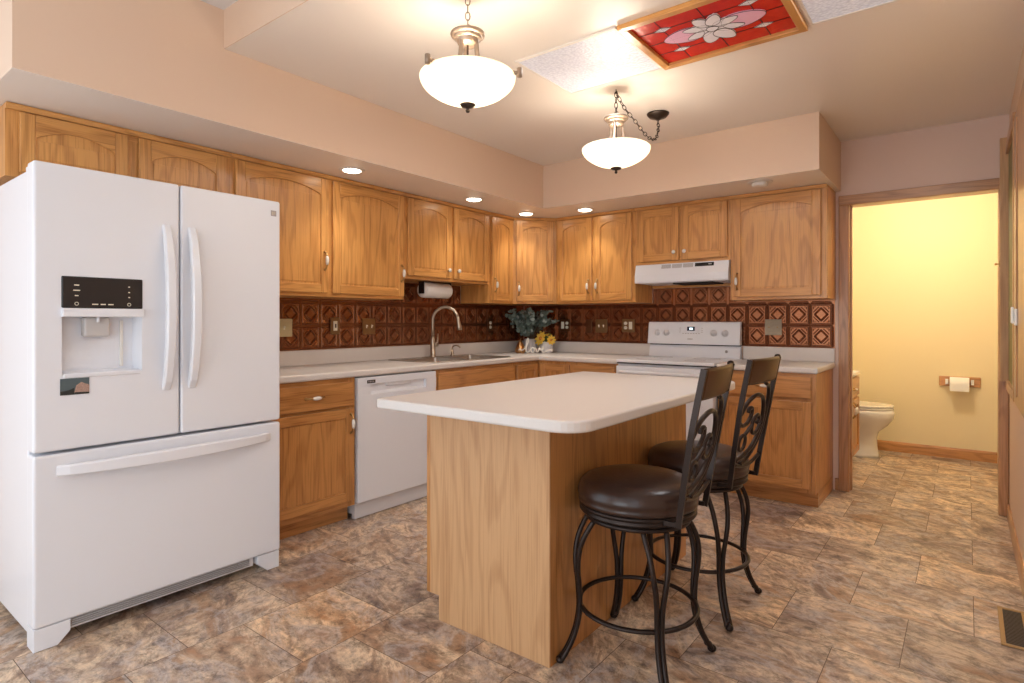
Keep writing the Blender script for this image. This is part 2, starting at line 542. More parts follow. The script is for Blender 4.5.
b.box(-0.1, 1.3, -7.6, -7.5, 0, ZH + 0.05); b.box(3.2, XW + 0.1, -7.6, -7.5, 0, ZH + 0.05); b.box(1.3, 3.2, -7.6, -7.5, 2.05, ZH + 0.05)
struct(b.build('wall_light_block', M_wall))
# soffit: painted faces over a ceiling-white underside
b = MB()
b.prism([(0, YE), (SD, YE), (SD, -SD), (XE, -SD), (XE, 0), (0, 0)], ZS + 0.001, ZC - 0.0005, 'z', 0)
b.box(0, SD, YE, YD - 0.0045, ZC - 0.0005, ZH - 0.001, 0)
b.prism([(0, YE + .0005), (SD - .0005, YE + .0005), (SD - .0005, -SD - .0005), (XE - .0005, -SD - .0005), (XE - .0005, 0), (0, 0)], ZS, ZS + 0.001, 'z', 1)
struct(b.build('ceiling_soffit', [M_wall, M_ceil]))
# bathroom shell
b = MB(); b.box(2.0, XW, YB, YB + 0.1, 0, 2.5); struct(b.build('wall_bathroom_back', M_bath))
b = MB(); b.box(2.0, 2.1, 0.11, YB, 0, 2.5); struct(b.build('wall_bathroom_left', M_bath))
b = MB(); b.box(2.0, XW, 0.11, YB, 2.45, 2.5); struct(b.build('ceiling_bathroom', M_bath))
b = MB(); b.box(2.1, DX0 - 0.03, 0.11, 0.113, 0, 2.45); b.box(DX0 - 0.03, XW, 0.11, 0.113, DZ + 0.03, 2.45)
b.box(XW - 0.003, XW, 0.113, YB, 0, 2.45)
struct(b.build('wall_bathroom_front', M_bath))
# door casing and jamb
b = MB()
b.box(2.818, DX0, -0.016, 0, 0, DZ, 0, 0.004)
b.box(DX1, XW - 0.002, -0.016, 0, 0, DZ, 0, 0.004)
b.box(2.818, XW - 0.002, -0.016, 0, DZ, DZ + 0.07, 1, 0.004)
b.box(DX0 - 0.018, DX0, 0.0, 0.12, 0, DZ, 0)
b.box(DX1, DX1 + 0.018, 0.0, 0.12, 0, DZ, 0)
b.box(DX0, DX1, 0.0, 0.12, DZ, DZ + 0.018, 1)
b.box(DX0, DX0 + 0.01, 0.045, 0.08, 0, DZ, 0)
struct(b.build('trim_1', [trimv, trimh]))
def base_prof(y0, y1, h=0.09, t=0.013):
    pass
b = MB(); b.prism([(YB, 0.0), (YB - 0.013, 0.0), (YB - 0.013, 0.075), (YB - 0.006, 0.092), (YB, 0.092)], 2.1, XW - 0.004, 'x', 0)
struct(b.build('baseboard_bathroom', obh))
b = MB(); b.prism([(XW, 0.0), (XW - 0.013, 0.0), (XW - 0.013, 0.07), (XW - 0.006, 0.085), (XW, 0.085)], -4.98, -0.018, 'y', 0)
struct(b.build('baseboard_right', trimh))
b = MB(); b.box(2.795, 2.817, -0.012, -0.0005, 0, 0.085, 0, 0.003)
struct(b.build('baseboard_back', trimh))
# oak framed opening on the right wall
b = MB()
b.box(3.705, XW - 0.001, -0.062, -0.020, 0.84, 2.34, 0, 0.003)         # deep far stile
b.box(3.712, XW - 0.001, -1.25, -0.75, 0.80, 2.26, 0, 0.003) if False else None
b.prism([(-0.75, 0.80), (-0.75, 2.235), (-0.82, 2.235), (-0.82, 0.80)], XW - 0.02, XW - 0.001, 'x', 0)
b.box(XW - 0.02, XW - 0.001, -0.75, -0.062, 2.235, 2.30, 1)
b.box(XW - 0.02, XW - 0.001, -0.75, -0.062, 0.80, 0.85, 1)
w1 = struct(b.build('window_1', [palev, trimh]))
b = MB(); b.box(XW - 0.006, XW - 0.001, -0.75, -0.062, 0.85, 2.235, 0)
struct(b.build('window_pane', M_glaze, w1))
b = MB(); b.box(XW - 0.018, XW - 0.001, -1.75, -0.822, 0.80, 2.235, 0, 0.003)
b.box(XW - 0.024, XW - 0.018, -1.10, -1.06, 0.85, 2.18, 0, 0.002)
struct(b.build('window_shutter', trimv, w1))
b = MB(); b.tube([(3.704, -0.05, 1.565), (3.69, -0.05, 1.565)], 0.004, 8); b.ball((3.687, -0.05, 1.565), 0.008); b.box(3.700, 3.705, -0.06, -0.04, 1.545, 1.585)
struct(b.build('window_latch', M_brass, w1))
b = MB(); b.box(XW - 0.03, XW - 0.018, -1.12, -1.04, 1.19, 1.27, 0, 0.004); b.box(XW - 0.042, XW - 0.03, -1.09, -1.07, 1.20, 1.28, 0, 0.004)
struct(b.build('window_handle', M_ceramic, w1))

# ------------------------------------------------------------------ cabinet helpers
def frame_matrix(origin, u):
    """local (u right, n outward (−y), z up) to the thing's space; u is the direction along the face seen from the room"""
    u = Vector(u).normalized(); z = Vector((0, 0, 1)); n = u.cross(z)       # outward normal
    M = Matrix.Identity(4)
    for i in range(3):
        M[i][0] = u[i]; M[i][1] = -n[i]; M[i][2] = z[i]; M[i][3] = origin[i]
    return M
# in face space: x = along face, y = into the cabinet (negative = toward the room), z = up

def door(parent, F, x0, x1, z0, z1, arch=0.0, mats=None, name='door', st=0.055, label=None):
    mats = mats or [oakv, oakh]
    b = MB(F)
    T = -0.020
    b.box(x0, x0 + st, T, -0.001, z0, z1, 0, 0.004)
    b.box(x1 - st, x1, T, -0.001, z0, z1, 0, 0.004)
    b.box(x0 + st, x1 - st, T + 0.0005, -0.001, z0, z0 + st, 1, 0.003)
    xa, xb = x0 + st, x1 - st
    if arch > 0:
        pts = [(xa, z1), (xa, z1 - st - arch)]
        for i in range(1, 20):
            t = i / 20
            sfl = math.sin(PI * t) ** 0.75
            pts.append((xa + (xb - xa) * t, z1 - st - arch + arch * sfl))
        pts += [(xb, z1 - st - arch), (xb, z1)]
        b.prism(pts, T + 0.0005, -0.001, 'y', 1, 0.0025)
    else:
        b.box(xa, xb, T + 0.0005, -0.001, z1 - st, z1, 1, 0.003)
    # flat field with a shallow quirk around it
    b.box(xa - 0.002, xb + 0.002, T + 0.010, -0.0015, z0 + st - 0.002, z1 - st * 0.4, 0)
    b.box(xa + 0.012, xb - 0.012, T + 0.0075, T + 0.012, z0 + st + 0.012, z1 - st - arch - 0.004, 0, 0.003)
    return b.build(name, mats, parent, label=label)

def drawer(parent, F, x0, x1, z0, z1, mats=None, name='drawer'):
    b = MB(F)
    b.box(x0, x1, -0.020, -0.001, z0, z1, 0, 0.006, 3)
    return b.build(name, mats or [obh], parent)

def pull(parent, F, x, z, vert=True, name='handle', L=0.112):
    """brass bail with a white ceramic grip"""
    b = MB(F)
    h = L / 2
    def P(a, d):
        return (x, -0.020 - d, z + a) if vert else (x + a, -0.020 - d, z)
    b.tube([P(-h, 0.0), P(-h * 0.92, 0.014), P(-h * 0.6, 0.024), P(-h * 0.45, 0.027)], [0.007, 0.0055, 0.005, 0.007], 8, 0)
    b.tube([P(h * 0.45, 0.027), P(h * 0.6, 0.024), P(h * 0.92, 0.014), P(h, 0.0)], [0.007, 0.005, 0.0055, 0.007], 8, 0)
    b.tube([P(-h * 0.48, 0.027), P(-h * 0.3, 0.028), P(0, 0.029), P(h * 0.3, 0.028), P(h * 0.48, 0.027)], [0.0065, 0.0100, 0.0112, 0.0100, 0.0065], 10, 1)
    for s in (-1, 1):
        b.ball(P(s * h, 0.002), 0.009, 0, n=8)
    return b.build(name, [M_brass, M_ceramic], parent)

def knob(parent, F, x, z, name='knob'):
    b = MB(F @ Matrix.Translation((x, -0.020, z)) @ Matrix.Rotation(PI / 2, 4, 'X'))
    b.lathe([(0.009, 0), (0.009, 0.003), (0.005, 0.005), (0.005, 0.014)], m=0, n=14)
    b.lathe([(0.006, 0.012), (0.014, 0.016), (0.016, 0.021), (0.013, 0.027), (0.0, 0.029)], m=1, n=16)
    return b.build(name, [M_brass, M_ceramic], parent)

def carcass(parent, F, w, z0, z1, depth, mats, hollow=False, stiles=(), rails=(), x0=0.0):
    b = MB(F)
    if hollow:
        b.box(x0, x0 + 0.016, 0.019, depth, z0, z1, 0); b.box(w - 0.016, w, 0.019, depth, z0, z1, 0)
        b.box(x0 + 0.016, w - 0.016, 0.019, depth, z0, z0 + 0.016, 0); b.box(x0 + 0.016, w - 0.016, depth - 0.01, depth, z0 + 0.016, z1, 0)
    else:
        b.box(x0, w, 0.019, depth, z0, z1, 0, 0.0015)
    fs = 0.05
    b.box(x0, x0 + fs, 0, 0.019, z0, z1, 0)
    b.box(w - fs, w, 0, 0.019, z0, z1, 0)
    b.box(x0 + fs, w - fs, 0.0005, 0.019, z0, z0 + fs, 1)
    b.box(x0 + fs, w - fs, 0.0005, 0.019, z1 - fs, z1, 1)
    for a, c in stiles: b.box(a, c, 0.0002, 0.019, z0 + fs, z1 - fs, 0)
    for a, c in rails: b.box(x0 + fs, w - fs, 0.0007, 0.019, a, c, 1)
    return b.build('body', mats, parent)

def crown(parent, F, w, x0=0.0, ret=None, mats=None):
    b = MB(F)
    b.prism([(0.0, ZS - 0.026), (-0.012, ZS - 0.026), (-0.020, ZS - 0.010), (-0.020, ZS - 0.002), (0.0, ZS - 0.002)], x0, w, 'x', 0)
    return b.build('crown_strip', [oakh], parent)

def upper(origin, u, w, z0, z1, depth, doors, label, stiles=(), pulls='handle', arch=0.045):
    t = thing('upper_cabinet', label, 'cabinet', origin)
    F = frame_matrix((0, 0, 0), u)
    z0 -= origin[2]; z1 -= origin[2]
    carcass(t, F, w, z0, z1, depth, [oakv, oakh], stiles=stiles)
    b = MB(F); b.prism([(0.0, z1 - 0.024), (-0.012, z1 - 0.024), (-0.019, z1 - 0.010), (-0.019, z1), (0.0, z1)], 0.0, w, 'x', 0); b.build('crown_strip', [oakh], t)
    for (a, c, px, pz, kind) in doors:
        d = door(t, F, a, c, z0 + 0.022, z1 - 0.030, arch * min(1, (c - a) / 0.42))
        if kind == 'h': pull(d, F, px, pz, True)
        elif kind == 'k': knob(d, F, px, pz)
    return t

# sink wall: seen from the room the face runs along +Y, outward +X
U_S, U_R = (0, 1, 0), (1, 0, 0)
UZ = 1.367
DEP = 0.328
ZT = ZS - 0.003
# over the fridge (origin at the left end of each unit, on the face plane)
upper((0.33, -4.119, 1.83), U_S, 0.958, 1.83, ZT, DEP, [(0.045, 0.456, 0, 0, ''), (0.502, 0.930, 0, 0, '')],
      'wide oak upper cabinet with two doors above the white refrigerator', stiles=((0.456, 0.502),), arch=0.05)
upper((0.33, -3.160, UZ), U_S, 1.262, UZ, ZT, DEP, [(0.022, 0.622, 0.590, 0.225, 'h'), (0.654, 1.252, 1.225, 0.185, 'h')],
      'tall oak upper cabinet with two wide doors right beside the refrigerator', stiles=((0.61, 0.66),), arch=0.05)
upper((0.33, -1.897, 1.522), U_S, 0.957, 1.522, ZT, DEP, [(0.030, 0.480, 0.440, 0.085, 'k'), (0.512, 0.932, 0.548, 0.085, 'k')],
      'shorter oak upper cabinet with white knobs above the sink and paper towels', stiles=((0.47, 0.52),), arch=0.045)
upper((0.33, -0.939, UZ), U_S, 0.327, UZ, ZT, DEP, [(0.024, 0.312, 0.055, 0.155, 'h')],
      'narrow single door oak upper cabinet between sink cabinet and corner', arch=0.05)
# diagonal corner unit
def corner_unit():
    t = thing('corner_cabinet', 'angled oak upper cabinet across the corner above the eucalyptus bouquet', 'cabinet', (0.33, -0.611, UZ))
    z1 = ZT - UZ
    F = frame_matrix((0, 0, 0), (1, 1, 0))
    w = 0.281 * math.sqrt(2)
    b = MB()
    b.prism([(-0.328, 0.0), (0, 0.0), (0.281, 0.281), (0.281, 0.609), (-0.328, 0.609)], 0, z1, 'z', 0)
    b.build('body', [oakv], t)
    b = MB(F); b.box(0.001, w - 0.001, -0.004, 0, 0, z1, 0); b.build('face_frame', [oakv], t)
    b = MB(F); b.prism([(-0.004, z1 - 0.024), (-0.012, z1 - 0.024), (-0.019, z1 - 0.010), (-0.019, z1), (-0.004, z1)], 0.012, w - 0.012, 'x', 0); b.build('crown_strip', [oakh], t)
    F2 = F @ Matrix.Translation((0, -0.004, 0))
    d = door(t, F2, 0.03, w - 0.03, 0.022, z1 - 0.03, 0.042)
    pull(d, F2, 0.052, 0.135)
corner_unit()
upper((0.612, -0.33, UZ), U_R, 0.779, UZ, ZT, DEP, [(0.025, 0.375, 0.345, 0.145, 'h'), (0.402, 0.752, 0.430, 0.145, 'h')],
      'two door oak upper cabinet between the angled corner cabinet and range hood', stiles=((0.36, 0.41),), arch=0.055)
upper((1.392, -0.33, 1.668), U_R, 0.766, 1.668, ZT, DEP, [(0.022, 0.372, 0.340, 0.085, 'k'), (0.394, 0.748, 0.425, 0.085, 'k')],
      'small oak upper cabinet with white knobs directly above the range hood', stiles=((0.36, 0.41),), arch=0.04)
upper((2.159, -0.33, UZ), U_R, 0.640, UZ, ZT, DEP, [(0.022, 0.604, 0.052, 0.135, 'h')],
      'large single door oak upper cabinet nearest the bathroom doorway', arch=0.05)

# ------------------------------------------------------------------ base cabinets
def base(origin, u, w, label, drawers=(), doors=(), depth=0.608, rails=(), stiles=(), name='base_cabinet', hollow=False):
    t = thing(name, label, 'cabinet', origin)
    F = frame_matrix((0, 0, 0), u)
    mats = [obv, obh]
    carcass(t, F, w, 0.10, 0.872, depth, mats, hollow, stiles=stiles, rails=rails)
    b = MB(F); b.box(0.0, w, 0.07, depth, 0.001, 0.10, 0); b.build('toe_kick', [obh], t)
    for (a, c, za, zb, px, vert) in drawers:
        d = drawer(t, F, a, c, za, zb, [obh])
        if px is not None: pull(d, F, px, (za + zb) / 2, False)
    for (a, c, za, zb, px, pz) in doors:
        d = door(t, F, a, c, za, zb, 0, [obv, obh])
        if px is not None: pull(d, F, px, pz, True)
    return t
base((0.612, -3.14, 0), U_S, 0.600, 'oak base cabinet with one drawer between refrigerator and dishwasher',
     drawers=[(0.022, 0.580, 0.705, 0.848, 0.31, False)], doors=[(0.022, 0.580, 0.135, 0.690, 0.556, 0.60)], rails=((0.68, 0.715),))
base((0.612, -1.862, 0), U_S, 0.905, 'oak sink base cabinet with false drawer front right of dishwasher',
     drawers=[(0.020, 0.885, 0.705, 0.848, None, False)], doors=[(0.020, 0.440, 0.135, 0.690, 0.41, 0.6), (0.465, 0.885, 0.135, 0.690, 0.495, 0.6)], rails=((0.68, 0.715),), hollow=True)
def corner_base():
    t = thing('corner_base_cabinet', 'oak corner base cabinet with two doors meeting at an inner corner', 'cabinet', (0, 0, 0))
    b = MB()
    b.prism([(0.004, -0.955), (0.61, -0.955), (0.61, -0.61), (0.955, -0.61), (0.955, -0.004), (0.004, -0.004)], 0.10, 0.872, 'z', 0)
    b.build('body', [obv], t)
    b = MB()
    b.prism([(0.004, -0.955), (0.54, -0.955), (0.54, -0.54), (0.955, -0.54), (0.955, -0.004), (0.004, -0.004)], 0.001, 0.10, 'z', 0)
    b.build('toe_kick', [obh], t)
    F = frame_matrix((0.61, -0.955, 0), U_S)
    door(t, F, 0.02, 0.322, 0.135, 0.848, 0, [obv, obh])
    F = frame_matrix((0.61, -0.61, 0), U_R)
    door(t, F, 0.024, 0.325, 0.135, 0.848, 0, [obv, obh])
corner_base()
base((0.957, -0.612, 0), U_R, 0.422, 'oak drawer base cabinet between the corner and the range',
     drawers=[(0.02, 0.400, 0.705, 0.848, 0.21, False)], doors=[(0.02, 0.400, 0.135, 0.690, 0.045, 0.6)], rails=((0.68, 0.715),))
base((2.160, -0.612, 0), U_R, 0.622, 'oak base cabinet with drawer and door right of the range',
     drawers=[(0.022, 0.598, 0.712, 0.852, 0.32, False)], doors=[(0.022, 0.598, 0.130, 0.690, 0.048, 0.60)], rails=((0.685, 0.72),))

# ------------------------------------------------------------------ countertops
def slab(cells, z0, z1, r=0.012):
    """cells: list of (x0,x1,y0,y1) abutting rectangles on shared grid lines; outer top and bottom edges rounded"""
    t = bmesh.new()
    vs = {}
    def V(x, y, z):
        k = (round(x, 4), round(y, 4), z)
        if k not in vs: vs[k] = t.verts.new((x, y, z))
        return vs[k]
    edge = {}
    for x0, x1, y0, y1 in cells:
        t.faces.new((V(x0, y0, z1), V(x1, y0, z1), V(x1, y1, z1), V(x0, y1, z1)))
        t.faces.new((V(x0, y1, z0), V(x1, y1, z0), V(x1, y0, z0), V(x0, y0, z0)))
        for a, c in (((x0, y0), (x1, y0)), ((x1, y0), (x1, y1)), ((x1, y1), (x0, y1)), ((x0, y1), (x0, y0))):
            k = tuple(sorted(((round(a[0], 4), round(a[1], 4)), (round(c[0], 4), round(c[1], 4)))))
            edge.setdefault(k, []).append((a, c))
    for k, l in edge.items():
        if len(l) == 1:
            (a, c) = l[0]
            t.faces.new((V(a[0], a[1], z0), V(c[0], c[1], z0), V(c[0], c[1], z1), V(a[0], a[1], z1)))
    bmesh.ops.recalc_face_normals(t, faces=t.faces)
    t.edges.ensure_lookup_table()
    es = [e for e in t.edges if len(e.link_faces) == 2 and abs(e.link_faces[0].normal.dot(e.link_faces[1].normal)) < 0.3 and abs(e.verts[0].co.z - e.verts[1].co.z) < 1e-6]
    bmesh.ops.bevel(t, geom=es, offset=r, segments=4, affect='EDGES', profile=0.5)
    return t

SX0, SX1, SY0, SY1 = 0.115, 0.545, -1.80, -0.985      # sink cut-out
CZ = 0.914
t = slab([(0.003, SX0, -3.14, SY0), (SX0, SX1, -3.14, SY0), (SX1, 0.637, -3.14, SY0),
          (0.003, SX0, SY0, SY1), (SX1, 0.637, SY0, SY1),
          (0.003, SX0, SY1, -0.637), (SX0, SX1, SY1, -0.637), (SX1, 0.637, SY1, -0.637),
          (0.003, SX0, -0.637, -0.003), (SX0, SX1, -0.637, -0.003), (SX1, 0.637, -0.637, -0.003), (0.637, 1.380, -0.637, -0.003)], 0.874, CZ)
b = MB(); b._merge(t, 0)
ct = b.build('countertop', M_lam)
tag(ct, 'white laminate L-shaped countertop running from refrigerator around to the range', 'countertop')
b = MB()
b.box(0.003, 0.022, -3.14, -0.003, CZ + 0.0005, 1.014, 0, 0.004)
b.box(0.022, 1.381, -0.022, -0.003, CZ + 0.0005, 1.014, 0, 0.004)
b.build('splash_lip', M_lam, ct)
t = slab([(2.158, 2.795, -0.637, -0.003)], 0.874, CZ)
b = MB(); b._merge(t, 0)
ct2 = b.build('countertop', M_lam)
tag(ct2, 'short white laminate countertop between range and bathroom doorway', 'countertop')
b = MB(); b.box(2.158, 2.795, -0.022, -0.003, CZ + 0.0005, 1.014, 0, 0.004); b.build('splash_lip', M_lam, ct2)

# ------------------------------------------------------------------ copper backsplash
def tin(F, rects, gx, frames=(1.0, 0.86), fh=0.0024):
    """embossed sheet: square repeats with a picture-frame border and a diamond, darker copper strips along the grooves; F face space"""
    b = MB(F)
    for (xa, xb, za, zb) in rects: b.box(xa, xb, -0.002, -0.0008, za, zb, 0)
    p, q, gz = 0.149, 0.161, 1.019
    T = -0.0020
    def inside(v): return any(xa <= v[0] <= xb and za <= v[1] <= zb for xa, xb, za, zb in rects)
    def quad(A, C, n, y, m):
        v = [A + n, A - n, C - n, C + n]
        if all(inside(k) for k in v): b.poly([(k.x, y, k.y) for k in v], m)
    def run(pts, fn):
        for a, c in zip(pts, pts[1:]):
            A, C = Vector(a), Vector(c); d = C - A
            if d.length > 1e-6: d.normalize(); fn(A, C, d, Vector((-d.y, d.x)))
    def ridge(pts, h=0.0035, wd=0.004):
        def one(A, C, d, n):
            n = n * wd
            v = [A + n, A - n, C - n, C + n]
            if not all(inside(k) for k in v): return
            P = [(k.x, T, k.y) for k in v] + [((A + d * wd * 0.7).x, T - h, (A + d * wd * 0.7).y), ((C - d * wd * 0.7).x, T - h, (C - d * wd * 0.7).y)]
            for f in ((1, 2, 5, 4), (3, 0, 4, 5), (0, 1, 4), (2, 3, 5)): b.poly([P[i] for i in f])
        run(pts, one)
    def groove(pts, wd):
        run(pts, lambda A, C, d, n: quad(A, C, n * wd, T - 0.0002, 1))
    for i in range(-1, 23):
        for j in range(4):
            cx, cz = gx + (i + 0.5) * p, gz + (j + 0.5) * q
            h, k = p / 2 - 0.004, q / 2 - 0.004
            box = lambda a, c: [(cx - a, cz - c), (cx + a, cz - c), (cx + a, cz + c), (cx - a, cz + c), (cx - a, cz - c)]
            dia = lambda a, c: [(cx - a, cz), (cx, cz - c), (cx + a, cz), (cx, cz + c), (cx - a, cz)]
            groove(box(p / 2, q / 2), 0.0012)
            groove(box(h * 0.93, k * 0.93), 0.0020)
            groove(dia(h * 0.66, k * 0.66), 0.0042)
            for s in frames: ridge(box(h * s, k * s), fh, 0.0026)
            ridge(dia(h * 0.56, k * 0.56), 0.006, 0.0055)
            for sx in (-1, 1):
                for sz in (-1, 1):
                    ridge([(cx + sx * h * 0.74, cz + sz * k * 0.20), (cx + sx * h * 0.20, cz + sz * k * 0.74)], 0.0045, 0.004)
                    ridge([(cx + sx * h * 0.72, cz + sz * k * 0.5), (cx + sx * h * 0.72, cz + sz * k * 0.72), (cx + sx * h * 0.5, cz + sz * k * 0.72)], 0.003, 0.004)
    return b
b = tin(frame_matrix((0.0, -3.14, 0), U_S), [(0.0, 3.135, 1.016, 1.366), (1.247, 2.197, 1.366, 1.520)], 0.027, frames=(0.86,), fh=0.002)
tag(b.build('backsplash', [M_copper, M_darkcopper]), 'dark copper embossed tile backsplash behind the sink and faucet', 'backsplash')
b = tin(frame_matrix((0.0, 0.0, 0), U_R), [(0.006, 2.795, 1.016, 1.366), (1.394, 2.154, 1.366, 1.490)], -0.052)
bs = tag(b.build('backsplash', [M_copper, M_darkcopper]), 'lighter copper embossed diamond tile backsplash behind the range', 'backsplash')
b = MB(); b.box(1.394, 2.156, -0.012, -0.001, 1.492, 1.515, 0, 0.002); b.build('oak_edge_strip', [oakh], bs, label='oak edge strip')

# ------------------------------------------------------------------ wall plates
def plate(F, x, z, w, h, mat, devices, label, cat='switch', name='switch_plate'):
    t = thing(name, label, cat, tuple(F @ Vector((x, -0.008, z))))
    G = frame_matrix((0, 0, 0), F.to_3x3() @ Vector((1, 0, 0)))
    b = MB(G); b.box(-w / 2, w / 2, -0.006, 0, -h / 2, h / 2, 0, 0.003); b.build('plate', mat, t)
    for kind, dx, m in devices:
        b = MB(G)
        if kind == 'toggle':
            b.box(dx - 0.005, dx + 0.005, -0.0075, -0.005, -0.012, 0.012, 0)
            b.box(dx - 0.004, dx + 0.004, -0.017, -0.006, 0.0, 0.010, 0, 0.001)
            b.build('toggle', m, t)
        elif kind == 'rocker':
            b.box(dx - 0.016, dx + 0.016, -0.009, -0.005, -0.034, 0.034, 0, 0.002)
            b.box(dx - 0.006, dx + 0.006, -0.012, -0.009, -0.014, 0.014, 1, 0.001)
            b.build('rocker', [m, M_vent], t)
        elif kind == 'outlet':
            for s in (-1, 1):
                b.prism([(dx + 0.016 * math.cos(a * PI / 8), s * 0.020 + 0.0145 * math.sin(a * PI / 8)) for a in range(16)], -0.009, -0.005, 'y', 0)
                for e in (-1, 1): b.box(dx + e * 0.006 - 0.001, dx + e * 0.006 + 0.001, -0.0095, -0.0088, s * 0.020 - 0.002, s * 0.020 + 0.006, 1)
            b.build('outlet_socket', [m, M_black], t)
        elif kind == 'decora':
            b.box(dx - 0.016, dx + 0.016, -0.0085, -0.005, -0.033, 0.033, 0, 0.002)
            b.build('rocker', [m], t)
        elif kind == 'screw':
            b.ball((dx, -0.006, 0), 0.005, 0, sy=0.4, n=8)
            b.build('screw', m, t)
    return t
FS = frame_matrix((0, 0, 0), U_S); FR = frame_matrix((0, 0, 0), U_R)
plate(FS, -2.645, 1.168, 0.118, 0.118, M_creamplate, [('toggle', 0.0, M_ivory)], 'cream single toggle switch plate beside the refrigerator')
plate(FS, -2.252, 1.178, 0.075, 0.120, M_plate, [('rocker', 0.0, M_ivory)], 'brass switch plate with one tall white rocker on sink wall')
plate(FS, -1.955, 1.172, 0.118, 0.120, M_plate, [('toggle', -0.024, M_ivory), ('toggle', 0.024, M_ivory)], 'brass plate with two toggles left of the faucet')
plate(FS, -0.545, 1.175, 0.075, 0.120, M_copperplate, [('outlet', 0.0, M_ivory)], 'dark wall outlet between faucet and the eucalyptus bouquet', 'outlet', 'wall_outlet')
plate(FS, -0.20, 1.175, 0.075, 0.120, M_copperplate, [('outlet', 0.0, M_ivory)], 'dark wall outlet half hidden behind the eucalyptus leaves', 'outlet', 'wall_outlet')
plate(FR, 0.500, 1.172, 0.120, 0.118, M_copperplate, [('decora', -0.024, M_ivory), ('outlet', 0.024, M_ivory)], 'dark plate with rocker left of socket, beside the yellow flower', 'outlet', 'wall_outlet')
plate(FR, 0.765, 1.165, 0.062, 0.120, M_copperplate, [('screw', 0.0, M_copper)], 'narrow blank copper plate beside the two toggle plate', 'wall plate', 'blank_plate')
plate(FR, 0.895, 1.167, 0.120, 0.120, M_plate, [('toggle', -0.024, M_ivory), ('toggle', 0.024, M_ivory)], 'brown plate with two toggles midway between corner and range', 'switch')
plate(FR, 1.165, 1.172, 0.120, 0.118, M_plate, [('outlet', -0.024, M_ivory), ('decora', 0.024, M_ivory)], 'brass plate with socket left of rocker, beside the range backguard', 'outlet', 'wall_outlet')
plate(FR, 2.378, 1.165, 0.120, 0.120, M_stoneplate, [('screw', -0.03, M_brass), ('screw', 0.03, M_brass)], 'square mottled stone-coloured plate right of the range', 'wall plate', 'blank_plate')

